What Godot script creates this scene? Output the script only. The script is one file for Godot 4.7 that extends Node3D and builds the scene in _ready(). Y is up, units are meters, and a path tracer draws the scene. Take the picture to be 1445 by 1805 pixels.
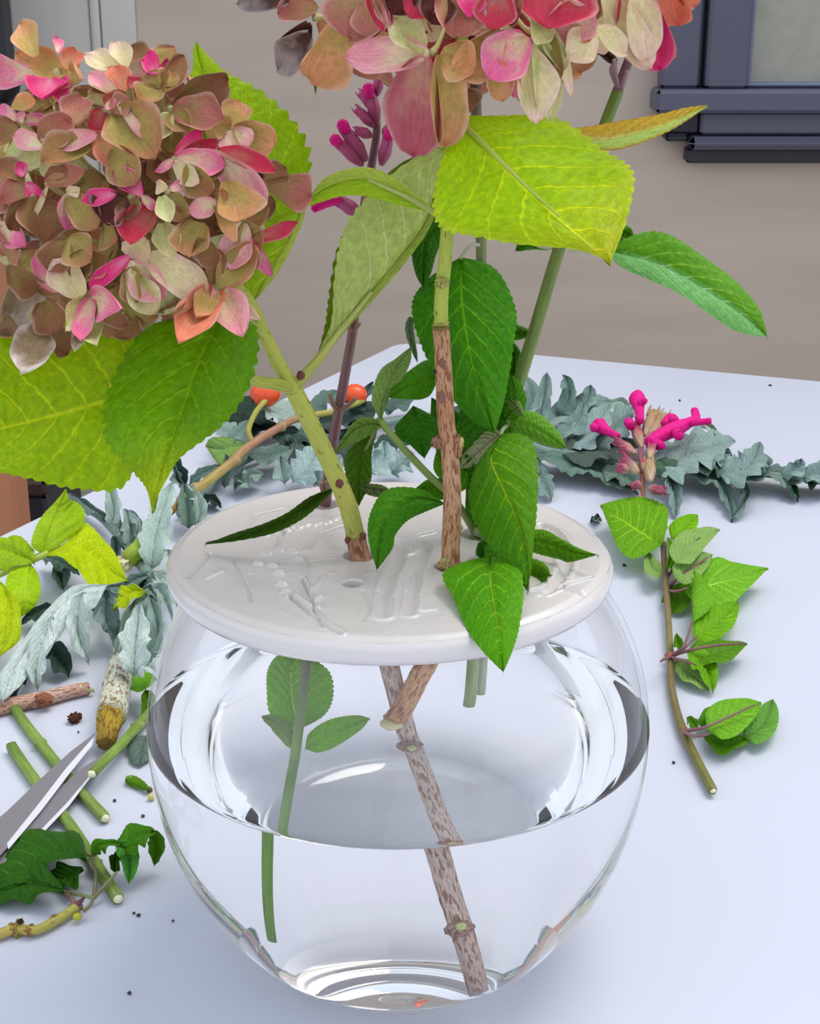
extends Node3D
# A glass bowl of cut hydrangea and salvia on a white table against a taupe wall. Units are metres.

const T := 0.75            # height of the table top
const LID := 0.1725        # top of the ceramic lid above the table
const FOCAL := 2720.0      # focal length in pixels of the 1445 x 1805 frame
var eye := Vector3(0.0047, T + 0.3917, 0.5556)
var pitch := deg_to_rad(20.0)
var fw := Vector3(0, -sin(deg_to_rad(20.0)), -cos(deg_to_rad(20.0)))
var vup := Vector3(0, cos(deg_to_rad(20.0)), -sin(deg_to_rad(20.0)))
var rng := RandomNumberGenerator.new()
var noise := FastNoiseLite.new()
var M := {}

# ---------------------------------------------------------------- places
func ray(x, y) -> Vector3:
	return Vector3.RIGHT * ((x - 722.5) / FOCAL) - vup * ((y - 902.5) / FOCAL) + fw

func at(x, y, d) -> Vector3:
	return eye + ray(x, y) * d

func on(x, y, h) -> Vector3:
	var v := ray(x, y)
	return eye + v * ((T + h - eye.y) / v.y)

func back(x, y, z) -> Vector3:
	var v := ray(x, y)
	return eye + v * ((z - eye.z) / v.z)

# ---------------------------------------------------------------- objects
func obj(called: String, mesh: Mesh, m: Material, parent: Node = self) -> MeshInstance3D:
	var o := MeshInstance3D.new()
	o.name = called
	o.mesh = mesh
	o.material_override = m
	parent.add_child(o, true)
	return o

func thing(called: String, label: String, category: String, where: Vector3, group := "") -> Node3D:
	var o := Node3D.new()
	o.name = called
	add_child(o, true)
	o.position = where
	tag(o, label, category, group)
	return o

func tag(o: Node, label: String, category: String, group := "") -> void:
	o.set_meta("label", label)
	o.set_meta("category", category)
	if group != "":
		o.set_meta("group", group)

func struct(called: String, mesh: Mesh, m: Material, label := "") -> MeshInstance3D:
	var o := obj(called, mesh, m)
	o.set_meta("kind", "structure")
	if label != "":
		o.set_meta("label", label)
	return o

func col(hex: String) -> Color:
	return Color(hex).srgb_to_linear()

# ---------------------------------------------------------------- shapes
func box_into(st: SurfaceTool, lo: Vector3, hi: Vector3, bev := 0.0, xf := Transform3D()) -> void:
	# a box whose edges are chamfered by bev
	var c := (lo + hi) / 2
	var h := (hi - lo) / 2
	var b := minf(bev, minf(h.x, minf(h.y, h.z)) * 0.9)
	for ax in 3:
		for s in [-1.0, 1.0]:
			var n := Vector3.ZERO
			n[ax] = s
			var u := Vector3.ZERO
			u[(ax + 1) % 3] = 1.0
			var w := Vector3.ZERO
			w[(ax + 2) % 3] = 1.0
			var q := []
			for k in [[-1, -1], [1, -1], [1, 1], [-1, 1]]:
				q.append(c + n * h[ax] + u * (k[0] * (h[(ax + 1) % 3] - b)) + w * (k[1] * (h[(ax + 2) % 3] - b)))
			quad(st, q, n, xf)
	if b <= 0:
		return
	for ax in 3:
		var a1 := (ax + 1) % 3
		var a2 := (ax + 2) % 3
		for s1 in [-1.0, 1.0]:
			for s2 in [-1.0, 1.0]:
				var q := []
				for e in [[-1, 0], [1, 0], [1, 1], [-1, 1]]:
					var p := Vector3.ZERO
					p[ax] = e[0] * (h[ax] - b)
					p[a1] = s1 * (h[a1] - (b if e[1] == 1 else 0.0))
					p[a2] = s2 * (h[a2] - (0.0 if e[1] == 1 else b))
					q.append(c + p)
				var n := Vector3.ZERO
				n[a1] = s1
				n[a2] = s2
				quad(st, q, n, xf)

func quad(st: SurfaceTool, q: Array, n: Vector3, xf := Transform3D()) -> void:
	var o := [0, 1, 2, 0, 2, 3]
	if (q[1] - q[0]).cross(q[2] - q[0]).dot(n) > 0:
		o = [0, 2, 1, 0, 3, 2]
	st.set_smooth_group(-1)
	for k in o:
		st.add_vertex(xf * q[k])

func start() -> SurfaceTool:
	var st := SurfaceTool.new()
	st.begin(Mesh.PRIMITIVE_TRIANGLES)
	return st

func done(st: SurfaceTool) -> ArrayMesh:
	st.generate_normals()
	return st.commit()

func chamfered(lo: Vector3, hi: Vector3, bev := 0.0, xf := Transform3D()) -> ArrayMesh:
	var st := start()
	box_into(st, lo, hi, bev, xf)
	return done(st)

func lathe(prof: Array, seg := 128, wobble := 0.0) -> ArrayMesh:
	# prof: Vector2(radius, height); an outer wall listed upwards faces out
	var v := PackedVector3Array()
	var uv := PackedVector2Array()
	var ix := PackedInt32Array()
	var n := prof.size()
	for i in seg + 1:
		var a := TAU * i / seg
		var k := 1.0 + wobble * (sin(a * 2 + 0.6) + 0.5 * sin(a * 3 + 2.0) + 0.35 * sin(a * 7))
		for j in n:
			v.append(Vector3(prof[j].x * k * cos(a), prof[j].y, prof[j].x * k * sin(a)))
			uv.append(Vector2(float(i) / seg, float(j) / n))
	for i in seg:
		for j in n - 1:
			var p := i * n + j
			ix.append_array([p, p + n, p + 1, p + 1, p + n, p + n + 1])
	return packed(v, uv, PackedColorArray(), ix)

func packed(v: PackedVector3Array, uv: PackedVector2Array, c: PackedColorArray, ix: PackedInt32Array, join := 0) -> ArrayMesh:
	# smooth normals; with join > 0 the last row of a closed ring shares its normals with the first
	var nn := PackedVector3Array()
	nn.resize(v.size())
	for t in range(0, ix.size(), 3):
		var a := ix[t]
		var b := ix[t + 1]
		var d := ix[t + 2]
		var f := (v[d] - v[a]).cross(v[b] - v[a])
		nn[a] += f
		nn[b] += f
		nn[d] += f
	var same := {}
	for i in v.size():
		var key := Vector3i(v[i] * 2.0e6)
		if same.has(key):
			same[key] = same[key] + nn[i]
		else:
			same[key] = nn[i]
	for i in v.size():
		var w: Vector3 = same[Vector3i(v[i] * 2.0e6)] if join >= 0 else nn[i]
		nn[i] = w.normalized() if w.length() > 1e-20 else Vector3.UP
	var arr := []
	arr.resize(Mesh.ARRAY_MAX)
	arr[Mesh.ARRAY_VERTEX] = v
	arr[Mesh.ARRAY_NORMAL] = nn
	arr[Mesh.ARRAY_TEX_UV] = uv
	if c.size():
		arr[Mesh.ARRAY_COLOR] = c
	arr[Mesh.ARRAY_INDEX] = ix
	var m := ArrayMesh.new()
	m.add_surface_from_arrays(Mesh.PRIMITIVE_TRIANGLES, arr)
	return m

func cat(p0, p1, p2, p3, t):
	return 0.5 * ((2.0 * p1) + (p2 - p0) * t + (2.0 * p0 - 5.0 * p1 + 4.0 * p2 - p3) * t * t + (3.0 * p1 - p0 - 3.0 * p2 + p3) * t * t * t)

func along(p: Array, u: float):
	var n := p.size() - 1
	var f := clampf(u, 0.0, 1.0) * n
	var k := mini(int(f), n - 1)
	return cat(p[maxi(k - 1, 0)], p[k], p[k + 1], p[mini(k + 2, n)], f - k)

func lin(p: Array, u: float):
	var n := p.size() - 1
	if n <= 0:
		return p[0]
	var f := clampf(u, 0.0, 1.0) * n
	var k := mini(int(f), n - 1)
	return lerp(p[k], p[k + 1], f - k)

func tube(pts: Array, radii: Array, cols: Array, sides := 12, rough := 0.0, square := 0.0, orig := Vector3.ZERO, fine := 7) -> ArrayMesh:
	# a stem swept through pts; rough lifts the bark, square makes a four-ribbed section
	var v := PackedVector3Array()
	var uv := PackedVector2Array()
	var cc := PackedColorArray()
	var ix := PackedInt32Array()
	var rings := (pts.size() - 1) * fine
	var len_ := 0.0
	var before: Vector3 = pts[0]
	var side := Vector3.ZERO
	for i in rings + 1:
		var u := float(i) / rings
		var p: Vector3 = along(pts, u)
		var q: Vector3 = along(pts, minf(u + 0.01, 1.0)) - along(pts, maxf(u - 0.01, 0.0))
		q = q.normalized()
		if side == Vector3.ZERO:
			side = q.cross(Vector3(0.3, 0.2, 1.0)).normalized()
		side = (side - q * side.dot(q)).normalized()
		var other := q.cross(side)
		len_ += p.distance_to(before)
		before = p
		var r: float = lin(radii, u)
		var c: Color = lin(cols, u)
		for s in sides + 1:
			var a := TAU * s / sides
			var rr := r * (1.0 + square * cos(4 * a))
			var dir := side * cos(a) + other * sin(a)
			if rough > 0:
				rr *= 1.0 + rough * noise.get_noise_3dv((p + dir * r) * 9000.0)
			v.append(p + dir * rr - orig)
			uv.append(Vector2(float(s) / sides, len_ * 28.0))
			cc.append(c)
	var n := sides + 1
	for i in rings:
		for s in sides:
			var b := i * n + s
			ix.append_array([b, b + n, b + 1, b + 1, b + n, b + n + 1])
	for end in [0, rings]:      # rounded caps
		var p: Vector3 = along(pts, float(end) / rings)
		var q: Vector3 = (along(pts, minf(float(end) / rings + 0.01, 1.0)) - along(pts, maxf(float(end) / rings - 0.01, 0.0))).normalized()
		var r: float = lin(radii, float(end) / rings)
		v.append(p + q * (r * 0.25 * (1.0 if end else -1.0)) - orig)
		uv.append(Vector2(0.5, 0))
		cc.append(lin(cols, float(end) / rings))
		for s in sides:
			var b: int = end * n + s
			if end:
				ix.append_array([b, v.size() - 1, b + 1])
			else:
				ix.append_array([b, b + 1, v.size() - 1])
	return packed(v, uv, cc, ix)

func blob(c: Vector3, r: Vector3, color: Color, lump := 0.0, xf := Basis(), rings := 10, seg := 14, orig := Vector3.ZERO) -> ArrayMesh:
	# an egg-shaped lump
	var v := PackedVector3Array()
	var uv := PackedVector2Array()
	var cc := PackedColorArray()
	var ix := PackedInt32Array()
	for i in rings + 1:
		var t := PI * i / rings
		for j in seg + 1:
			var a := TAU * j / seg
			var d := Vector3(sin(t) * cos(a), -cos(t), sin(t) * sin(a))
			var k := 1.0 + lump * noise.get_noise_3dv(d * 90.0 + c * 4000.0)
			v.append(c + xf * (d * r * k) - orig)
			uv.append(Vector2(float(j) / seg, float(i) / rings))
			cc.append(color)
	var n := seg + 1
	for i in rings:
		for j in seg:
			var b := i * n + j
			ix.append_array([b, b + n, b + 1, b + 1, b + n, b + n + 1])
	return packed(v, uv, cc, ix)

func blade(mid: Array, left: Array, right: Array, o: Dictionary, orig: Vector3) -> ArrayMesh:
	# a leaf lofted over stations of midrib, left edge and right edge; o: teeth, amp, veins, pucker, bulge, tint, tint2, rim, cols
	var teeth: float = o.get("teeth", 16.0)
	var amp: float = o.get("amp", 0.07)
	var veins: float = o.get("veins", 7.0)
	var pk: float = o.get("pucker", 0.0011) * 1.5
	var bulge: float = o.get("bulge", 0.0)
	var ta: Color = o.get("tint", col("6fae2a"))
	var tb: Color = o.get("tint2", ta)
	var rim: Color = o.get("rim", ta)
	var rim_w: float = o.get("rim_w", 0.0)
	var tipc: Color = o.get("tip", ta)
	var wave: float = o.get("wave", 0.0)
	var rows := int(o.get("rows", clampf(teeth * 7, 40, 130)))
	var half := int(o.get("cols", 7))
	var cols := half * 2 + 1
	var v := PackedVector3Array()
	var uv := PackedVector2Array()
	var cc := PackedColorArray()
	var ix := PackedInt32Array()
	var span := 0.0001
	for k in mid.size():
		span = maxf(span, maxf(left[k].distance_to(mid[k]), right[k].distance_to(mid[k])))
	var ph := fposmod(mid[0].x * 977.0 + mid[0].y * 331.0, 6.28)
	for i in rows + 1:
		var u := float(i) / rows
		var m: Vector3 = along(mid, u)
		var dm: Vector3 = along(mid, minf(u + 0.02, 1.0)) - along(mid, maxf(u - 0.02, 0.0))
		var l: Vector3 = along(left, u)
		var r: Vector3 = along(right, u)
		var nrm := (r - l).cross(dm)
		if nrm.length() < 1e-9:
			nrm = Vector3.UP
		nrm = nrm.normalized()
		if nrm.dot(eye - m) < 0:
			nrm = -nrm
		var f := fposmod(u * teeth, 1.0)
		var saw := f / 0.72 if f < 0.72 else (1.0 - f) / 0.28
		saw = pow(saw, 0.8) - 0.5
		var fade := smoothstep(0.0, 0.10, u) * smoothstep(1.0, 0.93, u)
		for j in cols:
			var s := float(j - half) / half
			var w := absf(s)
			var e: Vector3 = (l if s < 0 else r) - m
			var reach := w + amp * saw * fade * pow(w, 6.0)
			var p := m + e * reach
			var wide := e.length() / span
			var phi := veins * (u * 1.02 - 0.28 * pow(w, 0.9) * clampf(wide * 1.5, 0.3, 1.0))
			var up_ := pow(absf(sin(PI * phi)), 0.6) * pow(w, 0.4) * (1.0 - pow(w, 6.0)) * pk * clampf(wide * 1.4, 0.0, 1.0)
			up_ += bulge * w * (1.0 - w) * 4.0 * wide - pk * 0.8 * exp(-w * w * 90.0)
			up_ += wave * w * w * sin(u * 15.0 + ph + (1.7 if s < 0 else 0.0)) * wide
			p += nrm * up_
			v.append(p - orig)
			uv.append(Vector2(s * 0.5 + 0.5, u))
			var c := (ta if s < 0 else tb)
			c = c.lerp(tipc, smoothstep(0.5, 1.0, u) if o.has("tip") else 0.0)
			if rim_w > 0:
				c = c.lerp(rim, smoothstep(1.0 - rim_w, 1.0, w))
			c = c * (1.0 + 0.13 * noise.get_noise_3dv(p * 1500.0))
			cc.append(c)
	for i in rows:
		for j in cols - 1:
			var b := i * cols + j
			ix.append_array([b, b + cols, b + 1, b + 1, b + cols, b + cols + 1])
	return packed(v, uv, cc, ix)

func leaf(parent: Node3D, rows: Array, d0: float, d1: float, dl: float, dr: float, mat: String, o: Dictionary, called := "leaf", flat := false) -> MeshInstance3D:
	# rows of [mx, my, lx, ly, rx, ry] or, at the ends, [x, y]; d0..d1 the distance from the lens (flat: the height above the table)
	var mid := []
	var left := []
	var right := []
	var widest := 1.0
	o = o.duplicate()
	for k in ["tint", "tint2", "tip", "rim"]:      # the lamina is darker than the veins that these colours stand for
		if o.has(k) and mat in ["hyd", "salvia"]:
			var c: Color = o[k]
			var gg := minf(c.g * 1.7, 0.95)
			o[k] = Color(minf(c.r * 3.0, gg * ((0.80 if mat == "hyd" else 0.62) if c.r < c.g * 0.8 else 0.98)), gg, minf(c.b * (0.8 if c.b < c.g * 0.3 else 1.25), 0.9))
			if c.r > c.g:
				o[k] = Color(minf(c.r * 1.3, 0.95), minf(c.g * 1.15, 0.95), c.b)
		elif o.has(k) and mat == "silver":
			var c: Color = o[k]
			var g := (c.r + c.g + c.b) / 3
			o[k] = Color(lerpf(c.r, g, 0.35), lerpf(c.g, g, 0.25), lerpf(c.b, g * 0.95, 0.5)) * 1.25
	for r in rows:
		if r.size() > 2:
			widest = maxf(widest, maxf(Vector2(r[0] - r[2], r[1] - r[3]).length(), Vector2(r[0] - r[4], r[1] - r[5]).length()))
	var bow: float = o.get("bow", 0.0)
	for k in rows.size():
		var r: Array = rows[k]
		var u := float(k) / (rows.size() - 1)
		var d := lerpf(d0, d1, u) + bow * sin(PI * u)
		var g: Callable = (func(x, y, z): return on(x, y, z)) if flat else (func(x, y, z): return at(x, y, z))
		mid.append(g.call(r[0], r[1], d))
		if r.size() == 2:
			left.append(mid[k])
			right.append(mid[k])
		else:
			left.append(g.call(r[2], r[3], d + dl * Vector2(r[0] - r[2], r[1] - r[3]).length() / widest))
			right.append(g.call(r[4], r[5], d + dr * Vector2(r[0] - r[4], r[1] - r[5]).length() / widest))
	return obj(called, blade(mid, left, right, o, parent.position), M[mat], parent)

func simple_leaf(parent: Node3D, pts: Array, w: float, d0: float, d1: float, fold: float, mat: String, o: Dictionary, called := "leaf", flat := false, shape := 0.42) -> MeshInstance3D:
	# a leaf along pixels pts with half-width w pixels, widest at shape
	var n := 7
	var rows := []
	for k in n:
		var u := float(k) / (n - 1)
		var p: Vector2 = along(pts, u)
		var t: Vector2 = along(pts, minf(u + 0.03, 1.0)) - along(pts, maxf(u - 0.03, 0.0))
		t = t.normalized()
		var q := Vector2(-t.y, t.x) * w * pow(sin(PI * pow(u, log(0.5) / log(shape))), 0.8)
		if k == 0 or k == n - 1:
			rows.append([p.x, p.y])
		else:
			rows.append([p.x, p.y, p.x + q.x, p.y + q.y, p.x - q.x, p.y - q.y])
	return leaf(parent, rows, d0, d1, fold, fold, mat, o, called, flat)

# ---------------------------------------------------------------- materials
func std(albedo: Color, rough := 0.6) -> StandardMaterial3D:
	var m := StandardMaterial3D.new()
	m.albedo_color = albedo
	m.roughness = rough
	m.cull_mode = BaseMaterial3D.CULL_DISABLED
	return m

func picture(w: int, h: int, f: Callable) -> Image:
	var im := Image.create(w, h, false, Image.FORMAT_RGB8)
	for y in h:
		for x in w:
			im.set_pixel(x, y, f.call(float(x) / w, float(y) / h))
	return im

func leaf_material(veins: float, low: Color, net: float, relief: float, rough: float, through: float, seed_: int, bend := 0.28) -> StandardMaterial3D:
	# the vein picture: 1 at the veins, low between them; relief from the same pattern
	var cell := FastNoiseLite.new()
	cell.noise_type = FastNoiseLite.TYPE_CELLULAR
	cell.cellular_return_type = FastNoiseLite.RETURN_DISTANCE2_SUB
	cell.frequency = net
	cell.seed = seed_
	var soft := FastNoiseLite.new()
	soft.frequency = 0.02
	soft.seed = seed_ + 3
	var w := 384
	var h := 640
	var colr := Image.create(w, h, false, Image.FORMAT_RGB8)
	var hgt := Image.create(w, h, false, Image.FORMAT_RGB8)
	for y in h:
		var u := float(y) / h
		for x in w:
			var s := absf(float(x) / w * 2.0 - 1.0)
			var phi := veins * (u * 1.02 - bend * pow(s, 0.9)) + 0.10 * soft.get_noise_2d(x, y)
			var dv := absf(phi - roundf(phi)) / veins * 640.0
			var k := exp(-pow(dv / (4.6 - 2.2 * s), 2.0)) * (1.0 - 0.4 * s)
			var mid := exp(-pow(s * w * 0.5 / (7.0 - 4.5 * u), 2.0))
			var n := cell.get_noise_2d(x * 1.25, y)
			var fine := 1.0 - smoothstep(-1.0, -0.80, n)
			k = maxf(maxf(k, mid), fine * 0.5)
			var tone := 1.0 + 0.12 * soft.get_noise_2d(x * 2.0 + 900, y * 2.0)
			var c := low.lerp(Color.WHITE, k) * tone
			colr.set_pixel(x, y, Color(clampf(c.r, 0, 1), clampf(c.g, 0, 1), clampf(c.b, 0, 1)))
			var z := 0.75 - 0.65 * maxf(maxf(k, mid), fine * 0.6)
			hgt.set_pixel(x, y, Color(z, z, z))
	var m := std(Color.WHITE, rough)
	m.vertex_color_use_as_albedo = true
	m.albedo_texture = ImageTexture.create_from_image(colr)
	m.heightmap_enabled = true
	m.heightmap_texture = ImageTexture.create_from_image(hgt)
	m.heightmap_scale = relief
	m.metallic_specular = 0.28
	m.backlight_enabled = true
	m.backlight = Color(through, through, through)
	return m

func make_materials() -> void:
	noise.seed = 5
	noise.frequency = 0.05
	M.hyd = leaf_material(8.0, Color(0.74, 0.83, 0.50), 0.022, 0.06, 0.40, 0.75, 1)
	M.salvia = leaf_material(10.0, Color(0.56, 0.72, 0.46), 0.03, 0.07, 0.45, 0.6, 7)
	M.silver = leaf_material(9.0, Color(0.80, 0.85, 0.83), 0.03, -0.09, 0.8, 0.35, 11)
	M.pale = leaf_material(10.0, Color(0.80, 0.84, 0.66), 0.03, -0.08, 0.55, 0.65, 13)
	# petals: faint veins and mottling
	var mott := FastNoiseLite.new()
	mott.frequency = 0.03
	mott.fractal_octaves = 4
	var petal_pic := picture(256, 256, func(x, y):
		var s: float = absf(x - 0.5) * 2.0
		var ray_: float = 0.5 + 0.5 * sin((x - 0.5) / (0.25 + y * 0.6) * 40.0 + 2.0 * mott.get_noise_2d(x * 300, y * 300))
		var v: float = 0.94 + 0.07 * mott.get_noise_2d(x * 256, y * 256) + 0.05 * ray_ * (1.0 - s)
		return Color(clampf(v, 0, 1), clampf(v - 0.02, 0, 1), clampf(v - 0.02, 0, 1)))
	M.petal = std(Color.WHITE, 0.6)
	M.petal.vertex_color_use_as_albedo = true
	M.petal.albedo_texture = ImageTexture.create_from_image(petal_pic)
	M.petal.heightmap_enabled = true
	M.petal.heightmap_texture = M.petal.albedo_texture
	M.petal.heightmap_scale = 0.08
	M.petal.metallic_specular = 0.25
	M.petal.backlight_enabled = true
	M.petal.backlight = Color(0.4, 0.4, 0.4)
	# stems
	var spots := FastNoiseLite.new()
	spots.noise_type = FastNoiseLite.TYPE_CELLULAR
	spots.cellular_return_type = FastNoiseLite.RETURN_DISTANCE
	spots.frequency = 0.032
	var fleck := picture(256, 512, func(x, y):
		var n: float = spots.get_noise_2d(x * 256 * 0.9, y * 512 * 0.28)
		var k: float = 1.0 - smoothstep(-0.90, -0.72, n)
		var t: float = 0.94 + 0.06 * mott.get_noise_2d(x * 500, y * 160)
		return Color(t, t, t).lerp(Color(0.35, 0.18, 0.16), k * 0.9))
	M.fleck = std(Color.WHITE, 0.5)
	M.fleck.vertex_color_use_as_albedo = true
	M.fleck.albedo_texture = ImageTexture.create_from_image(fleck)
	var bark := picture(256, 512, func(x, y):
		var a: float = mott.get_noise_2d(x * 256 * 2.0, y * 512 * 0.30) + 0.1
		var b: float = mott.get_noise_2d(x * 256 * 5.0 + 400, y * 512 * 0.7)
		var k: float = smoothstep(-0.26, 0.06, a)
		var c := Color(0.74, 0.60, 0.52).lerp(Color(1.0, 0.97, 0.95), k)
		return c * (0.92 + 0.2 * b))
	M.bark = std(Color.WHITE, 0.85)
	M.bark.vertex_color_use_as_albedo = true
	M.bark.albedo_texture = ImageTexture.create_from_image(bark)
	M.bark.heightmap_enabled = true
	M.bark.heightmap_texture = M.bark.albedo_texture
	M.bark.heightmap_scale = 0.04
	var streak := picture(128, 256, func(x, y):
		var t: float = 0.88 + 0.16 * mott.get_noise_2d(x * 700, y * 60)
		return Color(t, t, t))
	M.stalk = std(Color.WHITE, 0.5)
	M.stalk.vertex_color_use_as_albedo = true
	M.stalk.albedo_texture = ImageTexture.create_from_image(streak)
	M.hip = std(Color.WHITE, 0.22)
	M.hip.vertex_color_use_as_albedo = true
	M.plain = std(Color.WHITE, 0.45)
	M.plain.vertex_color_use_as_albedo = true
	# glass, water: each surface carries the step of refraction between what lies on its two sides
	M.glass = std(Color(0.985, 0.995, 0.99, 0.0), 0.0)
	M.glass.refraction_enabled = true
	M.glass.refraction_scale = 0.0372
	M.glass.resource_name = "glass"
	M.water_in_glass = std(Color(1, 1, 1, 0.0), 0.0)
	M.water_in_glass.refraction_enabled = true
	M.water_in_glass.refraction_scale = 0.003
	M.water = std(Color(1, 1, 1, 0.0), 0.0)
	M.water.refraction_enabled = true
	M.water.refraction_scale = 0.0333
	M.pane = std(Color(1, 1, 1, 0.02), 0.0)
	M.pane.metallic_specular = 0.36
	M.pane.transparency = BaseMaterial3D.TRANSPARENCY_ALPHA
	# ceramic
	M.ceramic = std(Color(0.875, 0.85, 0.84), 0.28)
	M.ceramic.clearcoat_enabled = true
	M.ceramic.clearcoat = 0.6
	M.ceramic.clearcoat_roughness = 0.12
	# setting
	var haze := NoiseTexture2D.new()
	haze.width = 512
	haze.height = 512
	haze.seamless = true
	var hn := FastNoiseLite.new()
	hn.frequency = 0.012
	hn.fractal_octaves = 4
	haze.noise = hn
	var ramp := Gradient.new()
	ramp.set_color(0, Color(0.93, 0.93, 0.93))
	ramp.set_color(1, Color(1, 1, 1))
	haze.color_ramp = ramp
	M.wall = std(Color("c4b4a5"), 0.7)
	M.wall.albedo_texture = haze
	M.wall.uv1_triplanar = true
	M.wall.uv1_world_triplanar = true
	M.wall.uv1_scale = Vector3(0.35, 2.2, 0.35)
	M.board = std(Color("cfc9c3"), 0.6)
	M.board.albedo_texture = haze
	M.board.uv1_triplanar = true
	M.board.uv1_scale = Vector3(1.5, 0.4, 1.5)
	M.frame = std(Color("565668"), 0.38)
	M.frame_dark = std(Color("26262e"), 0.5)
	M.pane_ = std(Color("aaa899"), 0.45)
	M.pane_.albedo_texture = haze
	M.pane_.uv1_triplanar = true
	M.pane_.uv1_scale = Vector3(6, 6, 6)
	M.frame_light = std(Color("6b7690"), 0.35)
	M.post = std(Color("b87a58"), 0.6)
	M.dark_wood = std(Color("3a2a26"), 0.6)
	M.table = std(Color("cdd1df"), 0.35)
	M.floor_ = std(Color("b8b2ac"), 0.8)
	M.steel = std(Color("a5a2a8"), 0.35)
	M.steel.metallic = 0.6
	M.edge_steel = std(Color("eeeef4"), 0.3)
	M.edge_steel.metallic = 0.2

# ---------------------------------------------------------------- the scene
func _ready() -> void:
	rng.seed = 11
	var cam := Camera3D.new()
	cam.name = "camera"
	cam.fov = rad_to_deg(2.0 * atan(902.5 / FOCAL))
	cam.near = 0.02
	cam.far = 60.0
	add_child(cam)
	cam.position = eye
	cam.rotation = Vector3(-pitch, 0, 0)
	cam.current = true
	var env := Environment.new()
	env.background_mode = Environment.BG_SKY
	var sky := ProceduralSkyMaterial.new()
	sky.sky_top_color = Color(0.90, 0.94, 1.0)
	sky.sky_horizon_color = Color(0.97, 0.98, 1.0)
	sky.ground_horizon_color = Color(0.80, 0.81, 0.83)
	sky.ground_bottom_color = Color(0.70, 0.70, 0.70)
	sky.sky_energy_multiplier = 0.95
	sky.ground_energy_multiplier = 0.8
	env.sky = Sky.new()
	env.sky.sky_material = sky
	env.tonemap_mode = Environment.TONE_MAPPER_LINEAR
	env.tonemap_exposure = 1.32
	env.sdfgi_enabled = true
	env.ssao_enabled = true
	env.ssil_enabled = true
	var we := WorldEnvironment.new()
	we.name = "world_environment"
	we.environment = env
	add_child(we)
	var sun := DirectionalLight3D.new()
	sun.name = "overcast_sun"
	sun.light_color = Color(1.0, 0.97, 0.93)
	sun.light_energy = 0.45
	sun.light_angular_distance = 35.0
	sun.shadow_enabled = true
	sun.sky_mode = DirectionalLight3D.SKY_MODE_LIGHT_ONLY
	add_child(sun)
	sun.look_at_from_position(Vector3(1.1, 3.0, -0.7), Vector3.ZERO)
	make_materials()
	build_setting()
	build_bowl()
	build_lid()
	build_hydrangea_left()
	build_hydrangea_tall()
	build_salvias()
	build_table_cuttings()
	build_scissors()

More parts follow.
